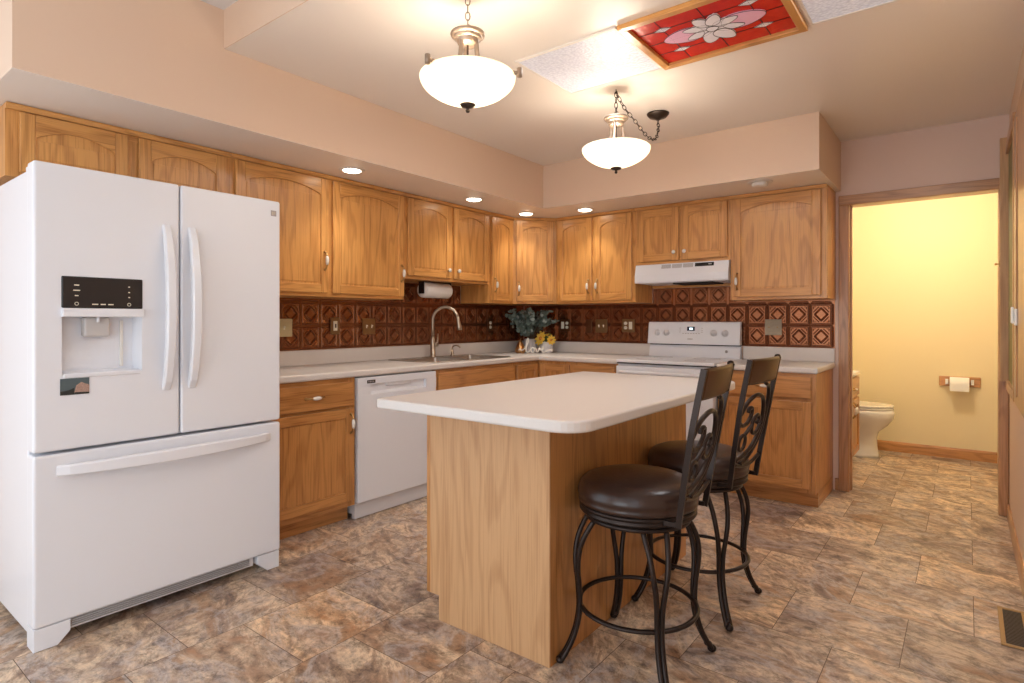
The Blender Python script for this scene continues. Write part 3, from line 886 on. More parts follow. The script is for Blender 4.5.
# ------------------------------------------------------------------ refrigerator
def fridge():
    FX, Y0, Y1 = 0.866, -4.148, -3.177
    t = thing('refrigerator', 'large white french door refrigerator with ice and water dispenser', 'refrigerator', (0, 0, 0))
    F = frame_matrix((FX, Y0, 0), U_S)
    w = Y1 - Y0; ym = 0.505
    b = MB(); b.box(0.09, FX - 0.083, Y0 + 0.004, Y1 - 0.004, 0.045, 1.775, 0, 0.006)
    b.build('body', [M_white], t)
    def slabdoor(x0, x1, z0, z1, hole=None):
        b = MB(F)
        if hole is None:
            b.box(x0, x1, 0, 0.078, z0, z1, 0, 0.010, 3)
        else:
            hx0, hx1, hz0, hz1 = hole
            q = bmesh.new()
            xs = [x0, hx0, hx1, x1]; zs = [z0, hz0, hz1, z1]
            V = {}
            for a in range(4):
                for c in range(4):
                    V[a, c, 0] = q.verts.new((xs[a], 0, zs[c])); V[a, c, 1] = q.verts.new((xs[a], 0.078, zs[c]))
            for a in range(3):
                for c in range(3):
                    if (a, c) == (1, 1): continue
                    q.faces.new((V[a, c, 0], V[a + 1, c, 0], V[a + 1, c + 1, 0], V[a, c + 1, 0]))
                    q.faces.new((V[a, c, 1], V[a, c + 1, 1], V[a + 1, c + 1, 1], V[a + 1, c, 1]))
            for a in range(3):
                for c in (0, 3):
                    q.faces.new((V[a, c, 0], V[a + 1, c, 0], V[a + 1, c, 1], V[a, c, 1]))
                    q.faces.new((V[c, a, 0], V[c, a + 1, 0], V[c, a + 1, 1], V[c, a, 1]))
            for (a, c, a2, c2) in ((1, 1, 2, 1), (2, 1, 2, 2), (2, 2, 1, 2), (1, 2, 1, 1)):
                q.faces.new((V[a, c, 0], V[a2, c2, 0], V[a2, c2, 1], V[a, c, 1]))
            bmesh.ops.recalc_face_normals(q, faces=q.faces)
            def out(e):
                p, r = e.verts[0].co, e.verts[1].co
                same = lambda i, vals: abs(p[i] - r[i]) < 1e-6 and min(abs(p[i] - v) for v in vals) < 1e-6
                return sum((same(0, (x0, x1)), same(2, (z0, z1)), same(1, (0, 0.078)))) >= 2
            bmesh.ops.bevel(q, geom=[e for e in q.edges if out(e)], offset=0.010, segments=3, affect='EDGES', profile=0.5)
            b._merge(q, 0)
        return b
    def bow(b, st_, vertical):
        # bar of rounded rectangular section standing off the door; st_: ((x,z), stand-off, half width)
        q = bmesh.new(); rings = []
        for (x, z), off, hw in st_:
            ring = []
            o1 = off + 0.004; o0 = max(-0.001, off - 0.018)
            for a, dpt in ((-hw, o0), (-hw, o1 - 0.006), (-hw + 0.006, o1), (hw - 0.006, o1), (hw, o1 - 0.006), (hw, o0)):
                dpt = max(dpt, o0)
                ring.append(q.verts.new((x + a, -dpt, z) if vertical else (x, -dpt, z + a)))
            rings.append(ring)
        for r0, r1 in zip(rings, rings[1:]):
            for j in range(6): q.faces.new((r0[j], r0[(j + 1) % 6], r1[(j + 1) % 6], r1[j]))
        q.faces.new(rings[0]); q.faces.new(rings[-1])
        bmesh.ops.recalc_face_normals(q, faces=q.faces)
        b._merge(q, 0, False)
    hole = (0.086, 0.356, 1.008, 1.380)
    b = slabdoor(0.0, ym - 0.003, 0.727, 1.80, hole)
    dl = b.build('door', [M_white], t)
    b = slabdoor(ym + 0.003, w, 0.727, 1.80)
    dr = b.build('door', [M_white], t)
    # dispenser set in the left door
    hx0, hx1 = hole[:2]; hz0, hz1 = 1.023, 1.395
    F0, F = F, F @ Matrix.Translation((0, 0, -0.015))
    b = MB(F)
    b.box(hx0, hx1, 0.066, 0.076, hz0, 1.25, 0)                       # back of the alcove
    b.prism([(hx0, 0.0), (hx0 + 0.012, 0.066), (hx0, 0.066)], hz0, 1.25, 'z', 0)
    b.prism([(hx1, 0.0), (hx1, 0.066), (hx1 - 0.012, 0.066)], hz0, 1.25, 'z', 0)
    b.prism([(0.0, hz0), (0.066, hz0 + 0.012), (0.066, hz0)], hx0, hx1, 'x', 0)
    b.box(hx0 + 0.004, hx1 - 0.004, -0.004, 0.020, hz0 - 0.012, hz0 + 0.006, 0, 0.004)
    b.box(hx0 + 0.21, hx0 + 0.222, 0.058, 0.066, hz0 + 0.02, 1.23, 1, 0.002)
    disp = b.build('dispenser', [M_white, M_ceramic], dl)
    b = MB(F)
    b.prism([(hx0 - 0.002, 1.243), (hx1 + 0.002, 1.243), (hx1 + 0.002, 1.276), (hx0 - 0.002, 1.276)], -0.020, 0.07, 'y', 0, 0.004)
    b.box(hx0 + 0.075, hx0 + 0.165, 0.02, 0.062, 1.165, 1.243, 1, 0.008)
    b.lathe([(0.006, 1.222), (0.006, 1.243)], ((hx0 + 0.12), 0.01, 0), 10, 0)
    b.build('dispenser_spout', [M_white, M_lgrey], dl)
    b = MB(F)
    b.box(hx0 - 0.002, hx1 + 0.002, -0.004, 0.02, 1.277, hz1 + 0.002, 0, 0.004)
    for (x_, z_, ww) in ((0.045, 1.362, 0.016), (0.045, 1.342, 0.022), (0.045, 1.322, 0.012), (0.105, 1.290, 0.02), (0.132, 1.290, 0.017), (0.158, 1.290, 0.018), (0.222, 1.362, 0.006), (0.222, 1.340, 0.006), (0.222, 1.32, 0.006)):
        b.box(hx0 + x_ - ww / 2, hx0 + x_ + ww / 2, -0.0048, -0.0038, z_, z_ + 0.004, 1)
    for x_ in (0.045, 0.222):
        b.tube([(hx0 + x_ + 0.006 * math.cos(k * PI / 6), -0.0045, 1.293 + 0.006 * math.sin(k * PI / 6)) for k in range(12)], 0.0011, 6, 1, True)
    b.build('control_panel', [M_black, M_ivory], dl, label='black glossy control panel with small white symbols')
    F = F0
    # door handles: long bowed bars beside the meeting line
    for dd, hx in ((dl, ym - 0.055), (dr, ym + 0.048)):
        b = MB(F)
        bow(b, [((hx, 0.92 + 0.70 * k / 20), 0.058 * math.sin(PI * k / 20) ** 0.6, 0.017 + 0.003 * math.sin(PI * k / 20)) for k in range(21)], True)
        b.build('handle', [M_white], dd)
    b = MB(F); b.box(w - 0.050, w - 0.022, -0.001, 0.002, 1.725, 1.752, 0, 0.001); b.box(w - 0.046, w - 0.036, -0.0018, -0.0005, 1.730, 1.746, 1); b.box(w - 0.034, w - 0.026, -0.0018, -0.0005, 1.734, 1.748, 1)
    b.build('badge', [M_grey, M_steel], dr, label='small grey badge')
    # freezer drawer
    b = MB(F); b.box(0.0, w, 0, 0.078, 0.085, 0.716, 0, 0.010, 3)
    fz = b.build('freezer_drawer', [M_white], t)
    b = MB(F)
    bow(b, [((0.070 + (w - 0.125) * k / 24, 0.652), 0.060 * math.sin(PI * k / 24) ** 0.55, 0.020 + 0.006 * math.sin(PI * k / 24)) for k in range(25)], False)
    b.build('handle', [M_white], fz)
    b = MB(F); b.lathe([(0.0, 0), (0.006, 0.0005), (0.0, 0.001)], (w * 0.64, -0.0, 0.20), 8, 0, axis='y'); b.build('screw_cap', [M_grey], fz)
    # toe grille and feet
    b = MB(F)
    b.prism([(0.10, 0.084), (w - 0.13, 0.084), (w - 0.13, 0.042), (0.10, 0.042)], 0.020, 0.09, 'y', 0)
    for k in range(4): b.box(0.11, w - 0.15, 0.014, 0.021, 0.050 + k * 0.008, 0.0535 + k * 0.008, 1)
    b.build('toe_grille', [M_whitesh, M_grey], t)
    for (a, c, sgn) in ((0.002, 0.085, 1), (w - 0.075, w - 0.004, -1)):
        b = MB(F)
        if sgn > 0: pts = [(a, 0.001), (c - 0.01, 0.001), (c + 0.03, 0.042), (c + 0.03, 0.083), (a, 0.083)]
        else: pts = [(a + 0.01, 0.001), (c, 0.001), (c, 0.083), (a - 0.04, 0.083), (a - 0.04, 0.046)]
        b.prism(pts, 0.004, 0.09, 'y', 0, 0.003)
        b.build('foot', [M_white], t)
    b = MB(F); b.box(0.01, 0.10, 0.02, 0.14, 1.776, 1.796, 0, 0.004); b.build('hinge_cover', [M_white], t)
    # fridge magnet
    g = thing('photo_magnet', 'small photo magnet on the refrigerator door below the dispenser', 'magnet', (FX, Y0 + 0.126, 0.963))
    G = frame_matrix((0, 0, 0), U_S)
    b = MB(G)
    b.box(-0.046, 0.046, -0.0025, -0.0005, -0.030, 0.032, 0)
    b.prism([(-0.046, -0.030), (-0.002, -0.030), (-0.002, -0.004), (-0.02, -0.012), (-0.046, -0.016)], -0.0030, -0.0025, 'y', 2)
    b.prism([(-0.002, -0.022), (0.046, -0.024), (0.046, 0.004), (0.02, 0.016), (0.004, 0.004)], -0.0030, -0.0025, 'y', 1)
    b.prism([(0.0, -0.030), (0.046, -0.030), (0.046, -0.023), (0.0, -0.021)], -0.0031, -0.0025, 'y', 2)
    b.build('photo', [M_magnet_a, M_magnet_b, M_magnet_c], g)
fridge()

# ------------------------------------------------------------------ dishwasher
def dishwasher():
    t = thing('dishwasher', 'white built-in dishwasher with black badge under the counter', 'dishwasher', (0.632, -2.534, 0))
    F = frame_matrix((0, 0, 0), U_S); w = 0.668
    b = MB(F); b.box(0.008, w - 0.008, 0.04, 0.58, 0.03, 0.868, 0); b.build('tub', [M_whitesh], t)
    b = MB(F)
    b.box(0.003, w - 0.003, 0.0, 0.035, 0.105, 0.760, 0, 0.004)
    b.box(0.003, w - 0.003, 0.0, 0.035, 0.820, 0.866, 0, 0.004)
    b.box(0.003, 0.10, 0.0, 0.035, 0.758, 0.822, 0, 0.0)
    b.box(w - 0.10, w - 0.003, 0.0, 0.035, 0.758, 0.822, 0, 0.0)
    b.box(0.10, w - 0.10, 0.018, 0.035, 0.760, 0.820, 0)
    b.prism([(0.0, 0.760), (0.018, 0.775), (0.018, 0.760)], 0.10, w - 0.10, 'x', 0)
    dd = b.build('door', [M_white], t)
    b = MB(F); b.box(0.23, w - 0.23, 0.004, 0.02, 0.800, 0.822, 0, 0.003); b.build('latch_grip', [M_whitesh], dd)
    b = MB(F); b.box(0.072, 0.135, -0.002, 0.001, 0.828, 0.848, 0, 0.001)
    for k in range(4): b.box(0.080 + k * 0.012, 0.088 + k * 0.012, -0.0026, -0.0018, 0.834, 0.842, 1)
    b.build('badge', [M_black, M_grey], dd, label='black badge with pale lettering marks')
    b = MB(F); b.box(0.003, w - 0.003, 0.03, 0.06, 0.004, 0.100, 0, 0.003); b.build('toe_panel', [M_whitesh], t)
dishwasher()

# ------------------------------------------------------------------ sink, faucet, soap
def sink():
    t = thing('kitchen_sink', 'double bowl stainless steel sink set in the countertop', 'sink', (0, 0, 0))
    x0, x1, y0, y1 = 0.088, 0.57, -1.83, -0.955
    xb0, xb1 = 0.165, 0.535
    ya, yb = -1.785, -1.415
    yc, yd = -1.375, -1.0
    z = CZ + 0.0008; zt = CZ + 0.006
    b = MB()
    for (a, c, d, e) in ((x0, xb0, y0, y1), (xb1, x1, y0, y1), (xb0, xb1, y0, ya), (xb0, xb1, yb, yc), (xb0, xb1, yd, y1)):
        b.box(a, c, d, e, z, zt, 0)
    b.tube([(x0, y0, z + .003), (x1, y0, z + .003), (x1, y1, z + .003), (x0, y1, z + .003)], 0.004, 8, 0, True)
    b.build('rim', [M_steel], t)
    for (d, e) in ((ya, yb), (yc, yd)):
        b = MB()
        q = bmesh.new()
        top = [(xb0, d), (xb1, d), (xb1, e), (xb0, e)]
        A = [q.verts.new((x, y, zt - 0.001)) for x, y in top]
        B = [q.verts.new((x + (0.02 if x == xb0 else -0.02), y + (0.02 if y == d else -0.02), 0.745)) for x, y in top]
        for i in range(4): q.faces.new((A[i], A[(i + 1) % 4], B[(i + 1) % 4], B[i]))
        q.faces.new(B)
        bmesh.ops.recalc_face_normals(q, faces=q.faces)
        bmesh.ops.bevel(q, geom=[ed for ed in q.edges if len(ed.link_faces) == 2], offset=0.03, segments=4, affect='EDGES', profile=0.5)
        b._merge(q, 0, True)
        b.lathe([(0.0, 0.748), (0.035, 0.748), (0.04, 0.751)], ((xb0 + xb1) / 2, (d + e) / 2, 0), 20, 0)
        b.build('bowl', [M_steel], t)
    f = thing('kitchen_faucet', 'tall brushed nickel gooseneck faucet with side lever', 'faucet', (0.127, -1.405, zt + 0.0005))
    b = MB(); b.lathe([(0.030, 0), (0.030, 0.006), (0.021, 0.014), (0.020, 0.13), (0.017, 0.15), (0.014, 0.17)], n=20)
    b.prism([(0.029 * math.cos(k * PI / 10), 0.12 * math.sin(k * PI / 10)) for k in range(20)], 0.0, 0.005, 'z', 0)
    b.build('body', [M_nickel], f)
    ang = math.radians(28)
    dx, dy = math.cos(ang), math.sin(ang)
    pts = [(0, 0, 0.16), (0, 0, 0.23), (0, 0, 0.30)]
    R = 0.105
    for k in range(1, 13):
        a = PI - PI * 0.93 * k / 12
        pts.append(((R + R * math.cos(a)) * dx, (R + R * math.cos(a)) * dy, 0.30 + R * math.sin(a)))
    b = MB(); b.tube(pts, 0.0125, 12); b.build('spout', [M_nickel], f)
    e = Vector(pts[-1]); dirv = Vector((dx * 0.16, dy * 0.16, -1)).normalized()
    b = MB(); b.tube([e - dirv * 0.005, e + dirv * 0.03, e + dirv * 0.085, e + dirv * 0.105], [0.0135, 0.0155, 0.021, 0.020], 14); b.build('spray_head', [M_nickel], f)
    b = MB(); b.tube([(0, 0.016, 0.10), (0, 0.05, 0.10)], 0.017, 12); b.tube([(0, 0.045, 0.10), (0, 0.052, 0.12), (0.0, 0.058, 0.19)], [0.010, 0.008, 0.0065], 8); b.build('lever', [M_nickel], f)
    s = thing('soap_dispenser', 'small nickel soap dispenser right of the faucet', 'soap dispenser', (0.13, -1.18, zt + 0.0005))
    b = MB(); b.lathe([(0.020, 0), (0.020, 0.005), (0.013, 0.010), (0.013, 0.032), (0.009, 0.036), (0.009, 0.055)], n=16); b.build('base', [M_nickel], s)
    b = MB(); b.tube(catmull([(0, 0, 0.052), (0.005, 0, 0.075), (0.035, 0.01, 0.088), (0.062, 0.018, 0.078), (0.068, 0.02, 0.066)], 4), 0.0065, 10); b.build('spout', [M_nickel], s)
sink()

# paper towels under the sink cabinet
def towels():
    t = thing('paper_towel_holder', 'white paper towel roll hanging below the sink cabinet', 'paper towels', (0.20, -1.45, 1.455))
    b = MB(); b.lathe([(0.020, -0.14), (0.058, -0.14), (0.060, -0.136), (0.060, 0.136), (0.058, 0.14), (0.020, 0.14)], axis='y', n=32); b.build('paper_roll', [M_paper], t)
    b = MB()
    b.box(-0.03, 0.03, -0.152, -0.145, -0.03, 0.066, 0, 0.003); b.box(-0.03, 0.03, 0.145, 0.152, -0.03, 0.066, 0, 0.003)
    b.box(-0.03, 0.03, -0.152, 0.152, 0.0615, 0.066, 0, 0.001); b.lathe([(0.018, -0.15), (0.018, 0.15)], axis='y', n=14)
    b.build('bracket', [M_black], t)
towels()

# ------------------------------------------------------------------ range and hood
def kitchen_range():
    x0, x1 = 1.386, 2.150; w = x1 - x0
    t = thing('kitchen_range', 'white electric range with control knobs on its backguard', 'range', (x0, -0.652, 0))
    F = frame_matrix((0, 0, 0), U_R); D = 0.64
    b = MB(F); b.box(0.004, w - 0.004, 0.02, D - 0.02, 0.02, 0.885, 0, 0.003); b.build('body', [M_white], t)
    b = MB(F); b.box(0.0, w, -0.012, D - 0.06, 0.893, 0.917, 0, 0.008, 3)
    b.box(0.006, w - 0.006, 0.0, D - 0.1, 0.884, 0.893, 1)
    for (cx, cy, r) in ((0.2, 0.17, 0.10), (0.56, 0.17, 0.075), (0.2, 0.43, 0.075), (0.56, 0.43, 0.10)):
        b.tube([(cx + r * math.cos(k * PI / 16), cy + r * math.sin(k * PI / 16), 0.9172) for k in range(32)], 0.0014, 6, 2, True)
    b.build('cooktop', [M_white, M_black, M_grey], t)
    b = MB(F); b.prism([(D - 0.055, 0.917), (D - 0.035, 1.012), (D - 0.012, 1.012), (D - 0.008, 0.885), (D - 0.055, 0.885)], 0.002, w - 0.002, 'x', 0)
    b.box(0.004, w - 0.004, D - 0.034, D - 0.014, 1.012, 1.022, 1)
    pq = lambda z: D - 0.075 + (z - 1.022) * 0.14
    b.prism([(pq(1.022), 1.022), (pq(1.195), 1.195), (pq(1.195) + 0.012, 1.205), (D - 0.012, 1.205), (D - 0.012, 1.022)], 0.0, w, 'x', 0)
    bg = b.build('backguard', [M_white, M_black], t)
    for kx in (0.085, 0.165, 0.560, 0.650):
        b = MB(F @ Matrix.Translation((kx, pq(1.115) - 0.0005, 1.115)) @ Matrix.Rotation(PI / 2 - 0.14, 4, 'X'))
        b.lathe([(0.027, 0), (0.027, 0.004), (0.022, 0.006), (0.020, 0.022), (0.0, 0.023)], n=20)
        b.box(-0.004, 0.004, -0.019, 0.019, 0.022, 0.030, 0, 0.002)
        b.build('knob', [M_whitesh], bg)
    b = MB(F @ Matrix.Translation((0.372, pq(1.15), 1.15)) @ Matrix.Rotation(-0.14, 4, 'X'))
    b.box(-0.032, 0.032, -0.002, 0.002, -0.018, 0.016, 0, 0.001)
    b.box(-0.012, 0.016, -0.0028, -0.0018, -0.009, 0.007, 1)
    b.build('display', [mk('display_blue', srgb(36, 44, 70), 0.15), mk('display_digits', srgb(210, 235, 255), 0.3, emit=(0.7, 0.9, 1, 1), estr=1.2)], bg)
    b = MB(F @ Matrix.Translation((0.372, pq(1.15), 1.15)) @ Matrix.Rotation(-0.14, 4, 'X'))
    for k in range(7): b.box(-0.07 + k * 0.022, -0.057 + k * 0.022, -0.0012, 0.0, -0.042, -0.038, 0)
    for s in (-0.10, 0.085):
        for k in range(3): b.box(s, s + 0.016, -0.0012, 0.0, -0.030 + k * 0.016, -0.027 + k * 0.016, 0)
    b.build('button_marks', [M_grey], bg)
    b = MB(F @ Matrix.Translation((0.372, pq(1.15), 1.15)) @ Matrix.Rotation(-0.14, 4, 'X'))
    for k in range(4): b.box(-0.024 + k * 0.011, -0.016 + k * 0.011, -0.0012, 0.0, -0.090, -0.082, 0)
    b.build('lettering', [M_grey], bg)
    b = MB(F); b.lathe([(0.0, -0.002), (0.011, -0.001), (0.012, 0.002)], (0.655, D - 0.048, 0.970), 14, 0, axis='y'); b.build('badge', [M_grey], bg, label='small dark round badge')
    b = MB(F)
    b.box(0.004, w - 0.004, -0.018, 0.02, 0.27, 0.868, 0, 0.008, 3)
    od = b.build('oven_door', [M_white], t)
    b = MB(F); b.box(0.11, w - 0.11, -0.0205, -0.017, 0.40, 0.72, 0, 0.0015); b.build('raised_panel', [M_white], od)
    b = MB(F); b.tube([(0.05, -0.018, 0.82), (0.055, -0.05, 0.822), (0.10, -0.062, 0.824), (w / 2, -0.066, 0.824), (w - 0.10, -0.062, 0.824), (w - 0.055, -0.05, 0.822), (w - 0.05, -0.018, 0.82)], 0.013, 10, flat=1.2); b.build('handle', [M_white], od)
    b = MB(F); b.box(0.004, w - 0.004, -0.014, 0.02, 0.06, 0.258, 0, 0.006); b.build('storage_drawer', [M_white], t)
    b = MB(F)
    for s in (0.05, w - 0.09): b.box(s, s + 0.04, 0.05, 0.09, 0.001, 0.03)
    b.build('foot', [M_black], t)
kitchen_range()

def hood():
    x0, x1 = 1.404, 2.154; w = x1 - x0
    t = thing('range_hood', 'white under-cabinet range hood above the electric range', 'range hood', (x0, -0.372, 1.518))
    F = frame_matrix((0, 0, 0), U_R)
    b = MB(F)
    b.prism([(0.355, 0.0), (0.355, 0.147), (0.022, 0.147), (0.0, 0.060), (0.0, 0.012), (0.004, 0.0)], 0, w, 'x', 0)
    b.build('body', [M_white], t)
    b = MB(F @ Matrix.Translation((0, 0.019, 0.139)) @ Matrix.Rotation(-0.217, 4, 'X'))
    for (a, c) in ((0.225, 0.300), (0.312, 0.390), (0.402, 0.480)):
        b.box(a, c, -0.002, 0.001, -0.030, 0.0, 0)
        for k in range(5): b.box(a + 0.002, c - 0.002, -0.0026, -0.0018, -0.0275 + k * 0.0055, -0.0255 + k * 0.0055, 1)
    b.build('vent_grille', [M_grey, M_whitesh], t)
    b = MB(F @ Matrix.Translation((0, 0.019, 0.139)) @ Matrix.Rotation(-0.217, 4, 'X'))
    b.box(0.495, 0.640, -0.003, 0.001, -0.028, 0.0, 0, 0.001); b.box(0.600, 0.625, -0.006, -0.003, -0.018, -0.010, 1)
    b.build('switch_panel', [M_black, M_grey], t)
    b = MB(F); b.box(0.03, w - 0.03, 0.03, 0.345, -0.004, -0.0005, 0); b.box(0.30, 0.62, 0.05, 0.30, -0.014, -0.004, 1, 0.003); b.build('underside_filter', [M_whitesh, M_dark], t)
hood()

# ------------------------------------------------------------------ island
def island():
    t = thing('kitchen_island', 'oak kitchen island with white laminate top in front of stools', 'island', (0, 0, 0))
    bx0, bx1, by0, by1 = 1.790, 2.395, -3.068, -1.812
    b = MB()
    b.box(bx0 + 0.002, bx1 - 0.006, by0 + 0.008, by1 - 0.006, 0.10, 0.875, 0)
    b.box(bx0 + 0.07, bx1 - 0.006, by0 + 0.008, by1 - 0.006, 0.001, 0.10, 0)
    b.build('body', [obv], t)
    b = MB(); b.prism([(bx0 + 0.064, 0.001), (bx1, 0.001), (bx1, 0.875), (bx0 + 0.015, 0.875), (bx0 + 0.015, 0.10), (bx0 + 0.064, 0.10)], by0, by0 + 0.008, 'y', 0)
    b.build('end_panel', [palev], t, label='pale oak veneer end panel')
    b = MB(); b.box(bx1 - 0.006, bx1, by0 + 0.0085, by1, 0.001, 0.875, 0); b.build('back_panel', [obv], t)
    b = MB(); b.box(bx0 - 0.004, bx0 + 0.0145, by0, by1, 0.10, 0.875, 0); b.build('face_frame', [obv], t)
    F = frame_matrix((bx0 - 0.004, by1, 0), (0, -1, 0)); L = by1 - by0
    for k in range(3):
        a = 0.02 + k * (L - 0.04) / 3; c = a + (L - 0.04) / 3 - 0.02
        d = drawer(t, F, a, c, 0.712, 0.852, [obh]); pull(d, F, (a + c) / 2, 0.78, False)
        d = door(t, F, a, c, 0.13, 0.69, 0, [obv, obh]); pull(d, F, c - 0.03 if k == 2 else a + 0.03, 0.59, True)
    # top with clipped, rounded corners
    X0, X1, Y0, Y1 = 1.738, 2.650, -3.300, -1.745
    pts = []
    def corner(cx, cy, r, a0):
        for k in range(9):
            a = a0 + PI / 2 * k / 8
            pts.append((cx + r * math.cos(a), cy + r * math.sin(a)))
    corner(X1 - 0.10, Y1 - 0.10, 0.10, 0)
    corner(X0 + 0.02, Y1 - 0.02, 0.02, PI / 2)
    corner(X0 + 0.02, Y0 + 0.02, 0.02, PI)
    corner(X1 - 0.10, Y0 + 0.10, 0.10, 3 * PI / 2)
    b = MB(); b.prism(pts, 0.8755, 0.914, 'z', 0, 0.009, 4)
    b.build('countertop', [M_lam], t)
island()

# ------------------------------------------------------------------ bar stools
def stool_meshes():
    parts = []
    # cushion
    b = MB()
    prof = [(0.0, 0.668), (0.06, 0.6675), (0.12, 0.664), (0.165, 0.657), (0.190, 0.647), (0.206, 0.630), (0.213, 0.608), (0.213, 0.596), (0.208, 0.588), (0.211, 0.582), (0.210, 0.572), (0.203, 0.566), (0.0, 0.566)]
    b.lathe(prof[::-1], n=56)
    parts.append(('cushion', b, [M_leather], None, 'swivel'))
    b = MB()
    b.lathe([(0.0, 0.530), (0.185, 0.530), (0.203, 0.536), (0.207, 0.542), (0.201, 0.547), (0.201, 0.551), (0.207, 0.555), (0.207, 0.563), (0.200, 0.566), (0.0, 0.566)], n=56)
    parts.append(('seat_ring', b, [M_iron], None, 'swivel'))
    b = MB(); b.lathe([(0.0, 0.508), (0.17, 0.508), (0.186, 0.513), (0.186, 0.524), (0.17, 0.5295), (0.0, 0.5295)], n=48)
    parts.append(('swivel_plate', b, [M_iron], None, 'base'))
    # legs: two rods that start apart under the seat and run together to one foot
    prof = [(0.510, 0.172, 0.040), (0.485, 0.188, 0.037), (0.44, 0.210, 0.031), (0.385, 0.222, 0.024), (0.33, 0.222, 0.016), (0.27, 0.216, 0.0095), (0.20, 0.2135, 0.0078), (0.14, 0.222, 0.0078), (0.09, 0.238, 0.0078), (0.05, 0.258, 0.0078), (0.016, 0.280, 0.0078)]
    for q in range(4):
        a = PI / 4 + q * PI / 2
        er = Vector((math.cos(a), math.sin(a), 0)); et = Vector((-math.sin(a), math.cos(a), 0))
        b = MB()
        for s in (-1, 1):
            pts = catmull([er * r + et * (s * o) + Vector((0, 0, z)) for z, r, o in prof], 4)
            b.tube(pts, 0.0096, 8, flat=1.0)
        b.ball(er * 0.283 + Vector((0, 0, 0.0145)), 0.0165, 0, sz=0.8, n=12)
        b.ball(er * 0.268 + Vector((0, 0, 0.034)), 0.015, 0, sz=0.6, n=10)
        parts.append(('leg', b, [M_iron], None, 'base'))
    b = MB(); b.tube([(0.2065 * math.cos(k * PI / 32), 0.2065 * math.sin(k * PI / 32), 0.20) for k in range(64)], 0.0075, 8, closed=True, flat=1.3)
    parts.append(('footrest_ring', b, [M_iron], None, 'base'))
    # back: tilted plane behind +X
    def B(y, z, d=0.0):
        s = (z - 0.54) / 0.52
        x = 0.198 + 0.070 * s + 0.018 * s * s + 0.02 * (1 - (y / 0.17) ** 2) * min(1, max(0, s)) * 0.8
        return Vector((x + d, y, z))
    for sg in (-1, 1):
        b = MB()
        pts = []
        for k in range(14):
            z = 0.546 + (1.062 - 0.546) * k / 13
            y = sg * (0.140 + 0.022 * min(1, k / 8))
            pts.append(B(y, z))
        b.tube(pts, [0.014] * 14, 8, flat=0.55, smooth=True) if False else None
        # flat bar: 26 mm deep, 11 mm wide
        q = bmesh.new(); rings = []
        for i, p in enumerate(pts):
            dd = (pts[min(i + 1, 13)] - pts[max(i - 1, 0)]).normalized()
            n = Vector((dd.z, 0, -dd.x)).normalized(); tdir = dd.cross(n)
            rings.append([q.verts.new(p + n * a * 0.0095 + tdir * c * 0.0055) for a, c in ((-1, -1), (1, -1), (1, 1), (-1, 1))])
        for r0, r1 in zip(rings, rings[1:]):
            for j in range(4): q.faces.new((r0[j], r0[(j + 1) % 4], r1[(j + 1) % 4], r1[j]))
        q.faces.new(rings[0]); q.faces.new(rings[-1])
        bmesh.ops.recalc_face_normals(q, faces=q.faces)
        b._merge(q, 0)
        top = pts[-1]
        if sg > 0: b.tube([top + Vector((-0.004, -0.008, 0.0)), top + Vector((-0.004, 0.008, 0.0))], 0.0105, 12)
        b.box(0.150, 0.200, sg * 0.138 - 0.006, sg * 0.138 + 0.006, 0.546, 0.562, 0, 0.002)
        parts.append(('back_post', b, [M_iron], None, 'swivel'))
    # top rail: curved plate
    q = bmesh.new(); fr = []
    ny = 16
    for i in range(ny + 1):
        y = -0.158 + 0.316 * i / ny
        col = []
        for (z, d) in ((0.962, -0.005), (0.972, -0.008), (1.052, -0.008), (1.064, -0.004), (1.064, 0.004), (1.052, 0.008), (0.972, 0.008), (0.962, 0.005)):
            col.append(q.verts.new(B(y, z, d)))
        fr.append(col)
    for c0, c1 in zip(fr, fr[1:]):
        for j in range(8): q.faces.new((c0[j], c1[j], c1[(j + 1) % 8], c0[(j + 1) % 8]))
    q.faces.new(fr[0][::-1]); q.faces.new(fr[-1])
    bmesh.ops.recalc_face_normals(q, faces=q.faces)
    b = MB(); b._merge(q, 0, True)
    parts.append(('top_rail', b, [M_ironL], None, 'swivel'))
    # scrollwork between the posts
    def bar(pts2, r=0.0078, closed=False, name='scroll'):
        b = MB()
        P = [B(p.x, p.y) for p in catmull([(a, c, 0) for a, c in pts2], 6, closed)]
        b.tube(P, r, 8, closed=closed, flat=1.0)
        parts.append((name, b, [M_iron], None, 'swivel'))
    # large open loop rising from the low left toward the rail and back down
    bar([(-0.150, 0.845), (-0.105, 0.893), (-0.03, 0.915), (0.045, 0.893), (0.086, 0.83), (0.080, 0.76), (0.03, 0.700), (-0.05, 0.668), (-0.138, 0.655)], 0.0085)
    # outer sweep from the rail round the far side to the low middle
    bar([(0.035, 0.958), (0.095, 0.935), (0.128, 0.865), (0.112, 0.765), (0.055, 0.690), (-0.02, 0.645), (-0.07, 0.632)], 0.0080)
    # curled hook at upper left
    bar([(-0.151, 0.815), (-0.118, 0.797), (-0.078, 0.803), (-0.052, 0.832), (-0.058, 0.862), (-0.082, 0.864), (-0.086, 0.846)], 0.0080)
    # S scroll in the middle
    bar([(0.030, 0.790), (0.048, 0.806), (0.030, 0.826), (-0.005, 0.818), (-0.022, 0.785), (0.0, 0.752), (0.045, 0.752), (0.074, 0.780)], 0.0076)
    bar([(-0.020, 0.790), (-0.055, 0.768), (-0.078, 0.754)], 0.0074)
    # small ring low left
    bar([(-0.092 + 0.031 * math.cos(k * PI / 5), 0.724 + 0.031 * math.sin(k * PI / 5)) for k in range(10)], 0.0072, True)
